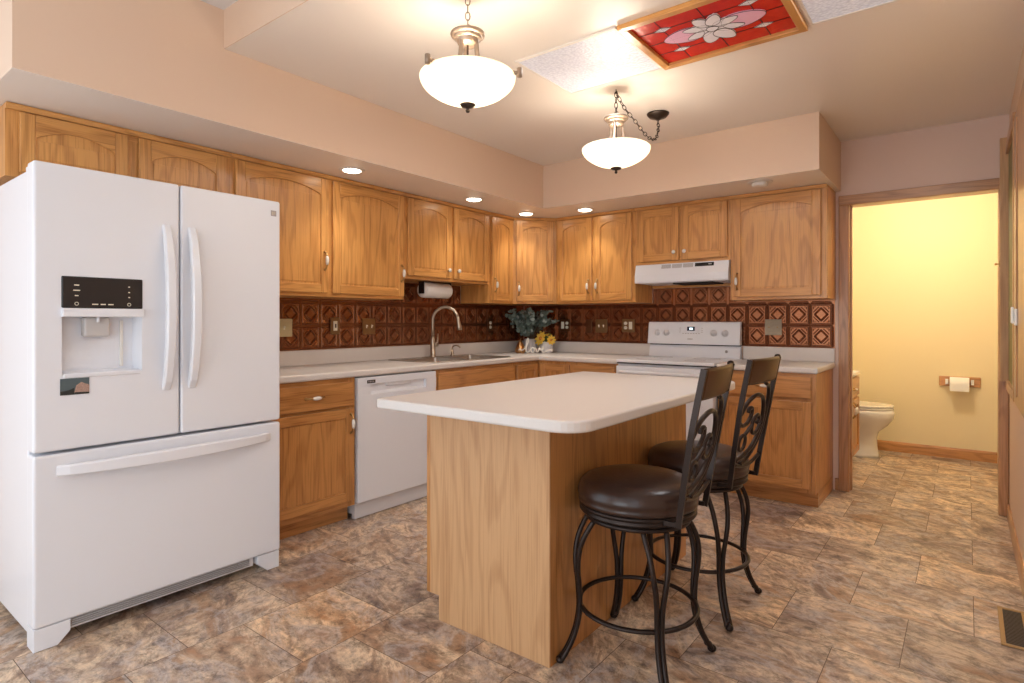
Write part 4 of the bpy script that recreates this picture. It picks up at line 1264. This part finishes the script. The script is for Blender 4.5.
    # low cross bar joining the posts
    bar([(-0.133, 0.640), (-0.06, 0.622), (0.0, 0.618), (0.06, 0.622), (0.133, 0.640)], 0.0078, name='cross_bar')
    return parts

def make_stool():
    t = thing('bar_stool', '', 'bar stool', (0, 0, 0))
    for name, b, mats, _, grp in stool_meshes():
        o = b.build(name, mats, t)
        o['swivel_piece'] = 1 if grp == 'swivel' else 0
    return t
def copy_tree(o, parent=None):
    c = o.copy(); COL.objects.link(c)
    if parent: c.parent = parent
    for ch in list(o.children): copy_tree(ch, c)
    return c
st = make_stool()
spots = [((2.607, -2.818, 0.0), 3.0, 'dark leather swivel bar stool closest to the island\'s pale end panel'),
         ((2.612, -2.235, 0.0), -4.5, 'dark leather swivel bar stool beside the island, farther along, nearer the range')]
for i, (loc, ang, lab) in enumerate(spots):
    o = st if i == 0 else copy_tree(st)
    o.location = loc; o['label'] = lab; o['group'] = 'bar stools at the island'
    for ch in o.children:
        if ch.get('swivel_piece'): ch.rotation_euler = (0, 0, math.radians(ang))
for o in list(bpy.data.objects):
    if 'swivel_piece' in o: del o['swivel_piece']

# ------------------------------------------------------------------ pendants
def chain(b, pts, link=0.034, r=0.0022, m=0):
    """links threaded along a polyline"""
    P = catmull(pts, 10)
    d = [0]
    for a, c in zip(P, P[1:]): d.append(d[-1] + (c - a).length)
    n = max(2, int(round(d[-1] / (link * 0.78))))
    def at(s):
        for i in range(len(d) - 1):
            if d[i + 1] >= s:
                t_ = (s - d[i]) / max(1e-9, d[i + 1] - d[i]); return P[i].lerp(P[i + 1], t_)
        return P[-1]
    for k in range(n):
        a, c = at(d[-1] * k / n), at(d[-1] * (k + 1) / n)
        mid = (a + c) / 2; ax = (c - a).normalized()
        sd = ax.orthogonal().normalized(); sd2 = ax.cross(sd)
        s = (sd if k % 2 else sd2)
        b.tube([mid + ax * (link * 0.5 * math.cos(2 * PI * j / 12)) + s * (link * 0.27 * math.sin(2 * PI * j / 12)) for j in range(12)], r, 6, m, True)

def pendant(loc, label, brackets, swag=False, rot=0.0):
    x, y = loc
    t = thing('pendant_light', label, 'pendant light', (x, y, 0), 0, None)
    zr = 2.158
    # bowl, open at the top
    prof = []
    R = 0.186; H = 0.100
    for k in range(15):
        q = 1 - (k / 14) ** 1.6                       # depth below the rim, 1 at the bottom
        prof.append((R * max(0.0, 1 - q ** 1.75) ** 0.66, zr - H * q))
    prof.append((R + 0.001, zr + 0.008))
    inner = [(max(0, r - 0.005), z + 0.005) for r, z in prof[::-1]]
    inner[-1] = (0.0, inner[-1][1])
    b = MB(); b.lathe(prof + inner, n=56, cap=False)
    b.build('glass_bowl', [M_shade], t)
    b = MB(); zb = zr - H
    b.lathe([(0.0, zb - 0.030), (0.006, zb - 0.029), (0.009, zb - 0.022), (0.005, zb - 0.014), (0.010, zb - 0.011), (0.026, zb - 0.006), (0.031, zb + 0.001), (0.026, zb + 0.003), (0.0, zb + 0.003)], n=24)
    b.build('finial', [M_dkbronze], t)
    b = MB(); zc = zr + 0.168
    for seg in ([(0.0, zc - 0.034), (0.036, zc - 0.034), (0.040, zc - 0.028), (0.046, zc - 0.014)], [(0.046, zc - 0.014), (0.056, zc - 0.008), (0.057, zc - 0.002)],
                [(0.057, zc - 0.002), (0.066, zc + 0.002), (0.068, zc + 0.008), (0.066, zc + 0.013)], [(0.066, zc + 0.013), (0.045, zc + 0.018), (0.012, zc + 0.024), (0.0, zc + 0.026)]):
        b.lathe(seg, n=36, cap=False)
    b.tube([Vector((0.012 * math.cos(k * PI / 6), 0, zc + 0.034 + 0.012 * math.sin(k * PI / 6))) for k in range(12)], 0.0028, 6, 0, True)
    b.build('cap', [M_pewter], t)
    for k in range(3):
        a = rot + k * 2 * PI / 3
        e = Vector((math.cos(a), math.sin(a), 0))
        b = MB()
        pts = catmull([e * 0.034 + Vector((0, 0, zc - 0.020)), e * 0.038 + Vector((0, 0, zc - 0.07)), e * 0.050 + Vector((0, 0, zr + 0.05)), e * 0.080 + Vector((0, 0, zr + 0.012)), e * 0.120 + Vector((0, 0, zr - 0.004)), e * 0.178 + Vector((0, 0, zr + 0.006))], 5)
        b.tube(pts, 0.0105, 8, flat=0.75)
        b.build('arm', [M_pewter], t)
        if brackets:
            b = MB()
            b.tube([e * 0.178 + Vector((0, 0, zr + 0.014)), e * 0.203 + Vector((0, 0, zr + 0.010))], 0.008, 8)
            b.tube([e * 0.206 + Vector((0, 0, zr - 0.006)), e * 0.206 + Vector((0, 0, zr + 0.028))], 0.0105, 8)
            b.build('shade_clip', [M_pewter], t)
    b = MB(); b.lathe([(0.0, zr - 0.09), (0.004, zr - 0.09), (0.004, zc - 0.03)], n=8)
    for k in range(3):
        a = rot + 0.5 + k * 2 * PI / 3
        b.lathe([(0.0, 0), (0.014, 0), (0.014, 0.04), (0.0, 0.04)], (0.05 * math.cos(a), 0.05 * math.sin(a), zr - 0.03), 10)
    b.build('socket_cluster', [M_dkbronze], t)
    for k in range(3):
        a = rot + 0.5 + k * 2 * PI / 3
        lamp('bulb', 'POINT', (0.075 * math.cos(a), 0.075 * math.sin(a), zr - 0.034), 2.3, WARM, 0.03, parent=t)
    b = MB()
    top = Vector((0, 0, ZC - 0.016))
    chain(b, [(0, 0, zc + 0.036), (0, 0, zc + 0.10), tuple(top)])
    b.tube([(0, 0, ZC - 0.001), (0, 0, ZC - 0.010), (0.008, 0, ZC - 0.016), (0, 0, ZC - 0.026), (-0.006, 0, ZC - 0.018)], 0.0022, 6)
    if swag:
        cx, cy = 0.025, 0.50
        chain(b, [(0, 0, ZC - 0.02), (0.02, 0.06, ZC - 0.09), (0.05, 0.13, ZC - 0.15), (0.07, 0.25, ZC - 0.212), (0.07, 0.36, ZC - 0.20), (0.045, 0.46, ZC - 0.11), (cx, cy, ZC - 0.045)])
    b.build('chain', [M_pewter if not swag else M_dkbronze], t)
    if swag:
        b = MB(); b.lathe([(0.0, ZC - 0.040), (0.014, ZC - 0.040), (0.020, ZC - 0.034), (0.052, ZC - 0.024), (0.066, ZC - 0.008), (0.068, ZC - 0.001), (0.0, ZC - 0.001)], (cx, cy, 0), 32)
        b.build('ceiling_canopy', [M_dkbronze], t)
    return t
pendant((2.000, -3.055), 'pendant bowl light with metal side clips, hanging nearer the raised ceiling step', True, rot=math.radians(267))
pendant((2.010, -1.845), 'pendant bowl light with a swagged chain and separate ceiling canopy', False, True, rot=math.radians(-75))

# ------------------------------------------------------------------ ceiling fixtures
def downlight(x, y, label, lit=True):
    t = thing('recessed_light', label, 'downlight', (x, y, ZS - 0.001), group='recessed lights in the soffit')
    if lit:
        b = MB(); b.lathe([(0.055, -0.004), (0.062, -0.006), (0.078, -0.003), (0.080, 0.0), (0.055, 0.0)], n=32); b.build('trim_ring', [M_can], t)
        b = MB(); b.lathe([(0.0, -0.014), (0.035, -0.012), (0.054, -0.006), (0.056, 0.0), (0.0, 0.0)], n=28); b.build('lens', [M_canlit], t)
        lamp('downlight_beam', 'SPOT', (0, 0, -0.03), 8, (1.0, 0.93, 0.83), 0.05, (0, 0, 0), t, spot_size=math.radians(108), spot_blend=1.0)
    else:
        b = MB(); b.lathe([(0.055, -0.004), (0.062, -0.006), (0.078, -0.003), (0.080, 0.0), (0.055, 0.0)], n=32); b.build('trim_ring', [M_can], t)
        b = MB(); b.lathe([(0.0, -0.030), (0.042, -0.030), (0.050, -0.026), (0.052, 0.0), (0.0, 0.0)], n=28); b.build('lamp_face', [M_can], t)
downlight(0.557, -2.518, 'lit recessed light in the soffit, closest to the refrigerator')
downlight(0.580, -1.415, 'lit recessed light in the soffit above the sink cabinet')
downlight(0.535, -0.688, 'lit recessed light in the soffit at the corner, before the angled cabinet')
downlight(1.031, -0.533, 'lit recessed light in the soffit above the range-wall two door cabinet')
downlight(2.452, -0.653, 'unlit white protruding soffit light above the large cabinet near the doorway', False)

def light_panel(x0, x1, y0, y1, label):
    t = thing('ceiling_light_panel', label, 'light panel', ((x0 + x1) / 2, (y0 + y1) / 2, ZC - 0.0005))
    w, d = (x1 - x0) / 2, (y1 - y0) / 2
    b = MB(); f = 0.012
    b.box(-w, w, -d, -d + f, -0.008, 0); b.box(-w, w, d - f, d, -0.008, 0); b.box(-w, -w + f, -d + f, d - f, -0.008, 0); b.box(w - f, w, -d + f, d - f, -0.008, 0)
    b.build('frame', [M_can], t)
    b = MB(); b.box(-w + f, w - f, -d + f, d - f, -0.004, -0.001); b.build('diffuser', [M_acrylic], t)
    lamp('panel_fill', 'AREA', (0, 0, -0.012), 4.5, (0.94, 0.97, 1.0), 2 * w - 0.03, (0, 0, 0), t, shape='RECTANGLE', size_y=2 * d - 0.03)  # fill lamp added below the diffuser to brighten the kitchen
light_panel(1.782, 2.335, -2.472, -1.952, 'white patterned ceiling light panel left of the stained glass')
light_panel(3.012, 3.560, -2.472, -1.972, 'white patterned ceiling light panel right of the stained glass')

def stained():
    x0, x1, y0, y1 = 2.345, 3.000, -2.475, -1.960
    cx, cy = (x0 + x1) / 2, (y0 + y1) / 2
    t = thing('stained_glass_panel', 'red stained glass ceiling panel with a white and pink flower', 'stained glass', (cx, cy, ZC - 0.0005))
    w, d = (x1 - x0) / 2, (y1 - y0) / 2; f = 0.034
    b = MB()
    b.prism([(-w, -d), (w, -d), (w - f, -d + f), (-w + f, -d + f)], -0.022, 0, 'z', 0, 0.003)
    b.prism([(-w, d), (-w + f, d - f), (w - f, d - f), (w, d)], -0.022, 0, 'z', 0, 0.003)
    b.prism([(-w, -d), (-w + f, -d + f), (-w + f, d - f), (-w, d)], -0.022, 0, 'z', 1, 0.003)
    b.prism([(w, -d), (w, d), (w - f, d - f), (w - f, -d + f)], -0.022, 0, 'z', 1, 0.003)
    b.build('frame', [oakh, oakh], t)
    b = MB(); iw, idp = w - f, d - f
    b.box(-iw, iw, -idp, idp, -0.006, -0.001, 0)
    Z = -0.0068
    def line(pts): b.tube([(px, py, Z) for px, py in pts], 0.0017, 6, 3)
    # cames: rows and offset uprights
    for yy in (-idp * 0.5, 0.0, idp * 0.5): line([(-iw, yy), (iw, yy)])
    for xx in (-iw * 0.62, iw * 0.62): line([(xx, -idp), (xx, idp)])
    line([(0, -idp), (0, idp)])
    lev = [0]
    def petal(cx_, cy_, L, wd, ang, m):
        lev[0] += 1; zz = -0.0078 - 0.0005 * lev[0]
        pts = []
        for k in range(24):
            a = 2 * PI * k / 24
            r = L / 2 * math.cos(a); q = wd / 2 * math.sin(a) * (1 - 0.25 * math.cos(a))
            pts.append((cx_ + r * math.cos(ang) - q * math.sin(ang), cy_ + r * math.sin(ang) + q * math.cos(ang)))
        b.prism(pts, zz, -0.006, 'z', m)
        b.tube([(px, py, zz) for px, py in pts], 0.0014, 6, 3, True)
    for sx in (-1, 1):
        petal(sx * 0.130, 0.0, 0.18, 0.125, 0 if sx > 0 else PI, 2)
        petal(sx * 0.068, 0.028, 0.115, 0.055, sx * 0.25 + (0 if sx > 0 else PI), 1)
        petal(sx * 0.062, -0.028, 0.115, 0.055, -sx * 0.25 + (0 if sx > 0 else PI), 1)
        petal(sx * 0.030, 0.078, 0.115, 0.075, PI / 2 - sx * 0.45, 1)
        petal(sx * 0.026, -0.070, 0.095, 0.06, -PI / 2 + sx * 0.45, 1)
    petal(0, 0, 0.05, 0.045, 0, 1)
    for (px, py) in ((-iw * 0.62, idp * 0.5), (iw * 0.62, idp * 0.5), (-iw * 0.62, -idp * 0.5), (iw * 0.62, -idp * 0.5)):
        b.prism([(px - 0.042, py), (px, py - 0.020), (px + 0.042, py), (px, py + 0.020)], -0.0082, -0.006, 'z', 1)
        b.tube([(px - 0.042, py, -0.0082), (px, py - 0.020, -0.0082), (px + 0.042, py, -0.0082), (px, py + 0.020, -0.0082)], 0.0014, 6, 3, True)
    b.build('glass_pane', [M_red, M_wpetal, M_pink, M_lead], t)
stained()

# ------------------------------------------------------------------ counter decor in the corner
def bouquet():
    t = thing('eucalyptus_bouquet', 'bunch of grey-green eucalyptus in a grey pot in the corner', 'bouquet', (0.272, -0.262, CZ + 0.0005))
    b = MB(); b.lathe([(0.0, 0.001), (0.050, 0.0), (0.060, 0.02), (0.064, 0.075), (0.055, 0.125), (0.048, 0.13), (0.044, 0.12), (0.0, 0.11)], n=28); b.build('pot', [M_pot], t)
    rnd = random.Random(3)
    st_, lf = MB(), MB()
    for k in range(60):
        a = rnd.uniform(0, 2 * PI); sp = rnd.uniform(0.03, 0.25); h = rnd.uniform(0.18, 0.415)
        if math.cos(a) * sp < -0.15: sp *= 0.7
        base = Vector((0, 0, 0.11)); tip = Vector((sp * math.cos(a), sp * math.sin(a), h))
        mid = base.lerp(tip, 0.5) + Vector((0, 0, 0.03))
        P = catmull([base, mid, tip], 6)
        st_.tube(P, 0.0022, 5)
        for i in range(4, len(P)):
            for s in (-1, 1):
                d = Vector((rnd.uniform(-1, 1), rnd.uniform(-1, 1), rnd.uniform(-0.3, 0.9))).normalized()
                c = P[i] + d * 0.022
                if c.x + 0.272 < 0.035 or c.y - 0.262 > -0.035 or c.z > 0.405 or (c.z < 0.25 and (c.x - 0.158) ** 2 + (c.y - 0.047) ** 2 < 0.15 ** 2): continue
                nrm = Vector((rnd.uniform(-1, 1), rnd.uniform(-1, 1), rnd.uniform(-0.2, 1))).normalized()
                u = d; v = nrm.cross(u).normalized()
                L, wd = rnd.uniform(0.016, 0.027), rnd.uniform(0.012, 0.021)
                pts = [c + u * (L * math.cos(q * PI / 5)) + v * (wd * math.sin(q * PI / 5)) + nrm.normalized() * 0.003 * math.cos(q * PI / 2.5) for q in range(10)]
                lf.poly(pts, 0 if rnd.random() < 0.78 else 1)
    st_.build('stems', [M_stem], t)
    l = lf.build('foliage', [M_leafd, M_leafl], t); l['kind'] = 'stuff'
    sol = l.modifiers.new('thick', 'SOLIDIFY'); sol.thickness = 0.0012
bouquet()
def yellow_pot():
    t = thing('yellow_flower_pot', 'white pot of yellow blooms beside the eucalyptus', 'flowers', (0.43, -0.215, CZ + 0.0005))
    b = MB(); b.lathe([(0.0, 0.001), (0.045, 0.0), (0.052, 0.012), (0.058, 0.06), (0.056, 0.10), (0.050, 0.104), (0.046, 0.095), (0.0, 0.09)], n=28); b.build('pot', [M_potw], t)
    rnd = random.Random(5)
    b = MB()
    for k in range(26):
        a = rnd.uniform(0, 2 * PI); el = rnd.uniform(0.2, 1.3); L = rnd.uniform(0.07, 0.12)
        d = Vector((math.cos(a) * math.cos(el), math.sin(a) * math.cos(el), math.sin(el)))
        s = d.cross(Vector((0, 0, 1))).normalized() * 0.012
        o_ = Vector((0, 0, 0.092)); m_ = o_ + d * L * 0.55 + Vector((0, 0, 0.008))
        b.poly([o_, m_ + s, o_ + d * L, m_ - s])
    l = b.build('leaves', [M_leafg], t)
    sol = l.modifiers.new('thick', 'SOLIDIFY'); sol.thickness = 0.0012
    for (px, py, pz, r, face) in ((-0.030, -0.045, 0.132, 0.072, (-0.25, -0.9, 0.35)), (0.062, -0.025, 0.120, 0.045, (0.8, -0.5, 0.1)), (0.02, 0.0, 0.16, 0.03, (0.3, -0.3, 0.9))):
        n = Vector(face).normalized(); u = n.orthogonal().normalized(); v = n.cross(u)
        b = MB(); c = Vector((px, py, pz))
        for ringk, (rr, cup, npet) in enumerate(((1.0, 0.25, 9), (0.68, 0.45, 7))):
            for k in range(npet):
                a = 2 * PI * (k + 0.5 * ringk) / npet
                d = u * math.cos(a) + v * math.sin(a); e = n.cross(d)
                L = r * rr
                b.poly([c, c + d * L * 0.55 + e * L * 0.30 + n * L * cup * 0.5, c + d * L + e * L * 0.12 + n * L * cup, c + d * L - e * L * 0.12 + n * L * cup, c + d * L * 0.55 - e * L * 0.30 + n * L * cup * 0.5], 0)
        b.ball(c + n * r * 0.2, r * 0.24, 1, n=10)
        o_ = b.build('flower', [M_petal, M_core], t)
        sol = o_.modifiers.new('thick', 'SOLIDIFY'); sol.thickness = 0.001
yellow_pot()
def pear():
    t = thing('gold_pear', 'gold pear-shaped ornament left of the love sign', 'ornament', (0.245, -0.385, CZ + 0.0005))
    b = MB(); b.lathe([(0.0, 0.0), (0.040, 0.0), (0.050, 0.014), (0.049, 0.035), (0.038, 0.062), (0.024, 0.090), (0.017, 0.108), (0.009, 0.118), (0.0, 0.120)], n=30); b.build('body', [M_gold], t)
    b = MB(); b.tube([(0, 0, 0.116), (0.002, 0, 0.126), (0.006, 0, 0.134)], 0.0028, 6); b.build('stem', [M_brass], t)
pear()
def love():
    M = frame_matrix((0, 0, 0), (0.79, 0.613, 0))
    S = 0.31
    raw = [(-0.50, 0.075), (-0.46, 0.115), (-0.43, 0.08), (-0.38, 0.085), (-0.32, 0.13), (-0.26, 0.22), (-0.205, 0.35), (-0.215, 0.42), (-0.25, 0.38), (-0.275, 0.24), (-0.28, 0.10), (-0.25, 0.02), (-0.20, 0.03), (-0.15, 0.10),
           (-0.10, 0.155), (-0.135, 0.10), (-0.12, 0.03), (-0.07, 0.02), (-0.035, 0.08), (-0.06, 0.145), (-0.095, 0.15), (-0.05, 0.135), (0.0, 0.135), (0.02, 0.08), (0.05, 0.02), (0.085, 0.07), (0.115, 0.155), (0.13, 0.12),
           (0.17, 0.08), (0.22, 0.105), (0.235, 0.15), (0.205, 0.165), (0.18, 0.11), (0.20, 0.035), (0.26, 0.015), (0.33, 0.05), (0.40, 0.085), (0.45, 0.075), (0.50, 0.055)]
    pts = [M @ Vector((x * S, -0.002 * (i % 2), 0.004 + z * S)) for i, (x, z) in enumerate(raw)]
    b = MB(); b.tube(catmull(pts, 4), 0.0048, 8, flat=1.2)
    o = b.build('love_sign', M_ceramic, None, (0.435, -0.405, CZ + 0.0045))
    tag(o, 'small white cursive love word sign standing on the corner counter', 'sign')
love()

# ------------------------------------------------------------------ bathroom
def toilet():
    t = thing('toilet', 'white toilet with closed lid seen through the bathroom doorway', 'toilet', (2.325, 1.34, 0))
    def ell(cx, a, bb, z, n=36): return [(cx + a * math.cos(2 * PI * k / n), bb * math.sin(2 * PI * k / n), z) for k in range(n)]
    secs = [ell(0.36, 0.250, 0.115, 0.001), ell(0.36, 0.244, 0.11, 0.03), ell(0.36, 0.232, 0.10, 0.10), ell(0.36, 0.228, 0.098, 0.18), ell(0.37, 0.232, 0.105, 0.23), ell(0.41, 0.258, 0.145, 0.29), ell(0.435, 0.278, 0.172, 0.35), ell(0.44, 0.283, 0.182, 0.40), ell(0.44, 0.272, 0.181, 0.43)]
    q = bmesh.new(); R = [[q.verts.new(p) for p in s] for s in secs]
    for a, c in zip(R, R[1:]):
        for i in range(36): q.faces.new((a[i], a[(i + 1) % 36], c[(i + 1) % 36], c[i]))
    q.faces.new(R[0][::-1]); q.faces.new(R[-1])
    b = MB(); b._merge(q, 0, True); b.build('bowl', [M_porcelain], t)
    b = MB(); b.prism([(0.44 + 0.275 * math.cos(2 * PI * k / 36), 0.186 * math.sin(2 * PI * k / 36)) for k in range(36)], 0.433, 0.449, 'z', 0, 0.005); b.build('seat', [M_porcelain], t)
    b = MB(); b.prism([(0.44 + 0.275 * math.cos(2 * PI * k / 36), 0.186 * math.sin(2 * PI * k / 36)) for k in range(36)], 0.452, 0.472, 'z', 0, 0.008, 3); b.build('lid', [M_porcelain], t)
    b = MB(); b.box(0.0, 0.19, -0.20, 0.20, 0.42, 0.78, 0, 0.02, 3); b.box(-0.005, 0.20, -0.21, 0.21, 0.782, 0.812, 0, 0.008, 3); b.box(0.02, 0.2, -0.10, 0.10, 0.2, 0.42, 0, 0.02); b.build('tank', [M_porcelain], t)
toilet()
def vanity():
    t = thing('bathroom_vanity', 'oak bathroom vanity edge just inside the doorway, before the toilet', 'vanity', (2.806, 0.16, 0))
    F = frame_matrix((0, 0, 0), U_S); w = 0.82
    carcass(t, F, w, 0.10, 0.76, 0.55, [obv, obh], rails=((0.565, 0.60),))
    b = MB(F); b.box(0, w, 0.07, 0.55, 0.001, 0.1); b.build('toe_kick', [obh], t)
    d = drawer(t, F, 0.02, w - 0.02, 0.595, 0.745, [obh]); pull(d, F, w / 2, 0.67, False)
    for a, c, px in ((0.02, w / 2 - 0.008, w / 2 - 0.04), (w / 2 + 0.008, w - 0.02, w / 2 + 0.04)):
        d = door(t, F, a, c, 0.125, 0.575, 0, [obv, obh]); pull(d, F, px, 0.5)
    b = MB(F); b.box(0.0, w + 0.008, -0.02, 0.55, 0.7605, 0.79, 0, 0.006); b.build('countertop', [M_lam], t)
vanity()
def tp():
    t = thing('toilet_paper_holder', 'oak wall holder with a white toilet paper roll', 'toilet paper', (3.493, YB - 0.0008, 0.68))
    F = frame_matrix((0, 0, 0), U_R)
    b = MB(F); b.box(-0.146, 0.146, -0.018, 0, -0.044, 0.044, 0, 0.006)
    b.build('wood_plate', [obh], t)
    for s in (-1, 1):
        b = MB(F); b.prism([(s * 0.078, -0.02), (s * 0.10, -0.024), (s * 0.10, 0.024), (s * 0.078, 0.02)][::1], -0.075, -0.018, 'y', 0, 0.004); b.build('bracket', [M_ceramic], t)
    b = MB(F); b.lathe([(0.020, -0.068), (0.054, -0.068), (0.055, -0.064), (0.055, 0.064), (0.054, 0.068), (0.020, 0.068)], (0, -0.075, -0.012), 28, 0, axis='x'); b.prism([(-0.066, -0.012), (0.066, -0.012), (0.066, -0.075), (-0.066, -0.075)], -0.1315, -0.1300, 'y', 0); b.build('paper_roll', [M_paper], t)
tp()

# ------------------------------------------------------------------ floor register
def register():
    t = thing('floor_vent', 'brown metal floor vent in a tan frame by the right wall', 'floor vent', (3.692, -1.725, 0.0008))
    b = MB()
    w, d = 0.046, 0.185; f = 0.016
    b.box(-w, w, -d, -d + f, 0, 0.006, 0, 0.002); b.box(-w, w, d - f, d, 0, 0.006, 0, 0.002); b.box(-w, -w + f, -d + f, d - f, 0, 0.006, 0, 0.002); b.box(w - f, w, -d + f, d - f, 0, 0.006, 0, 0.002)
    b.build('frame', [M_ventf], t)
    b = MB(); b.box(-w + f, w - f, -d + f, d - f, 0.0, 0.001, 1)
    for k in range(26):
        y = -d + f + 0.006 + k * (2 * d - 2 * f - 0.012) / 25
        b.box(-w + f, w - f, y - 0.0035, y + 0.0025, 0.001, 0.004, 0)
    b.build('louvers', [M_vent, M_dark], t)
register()
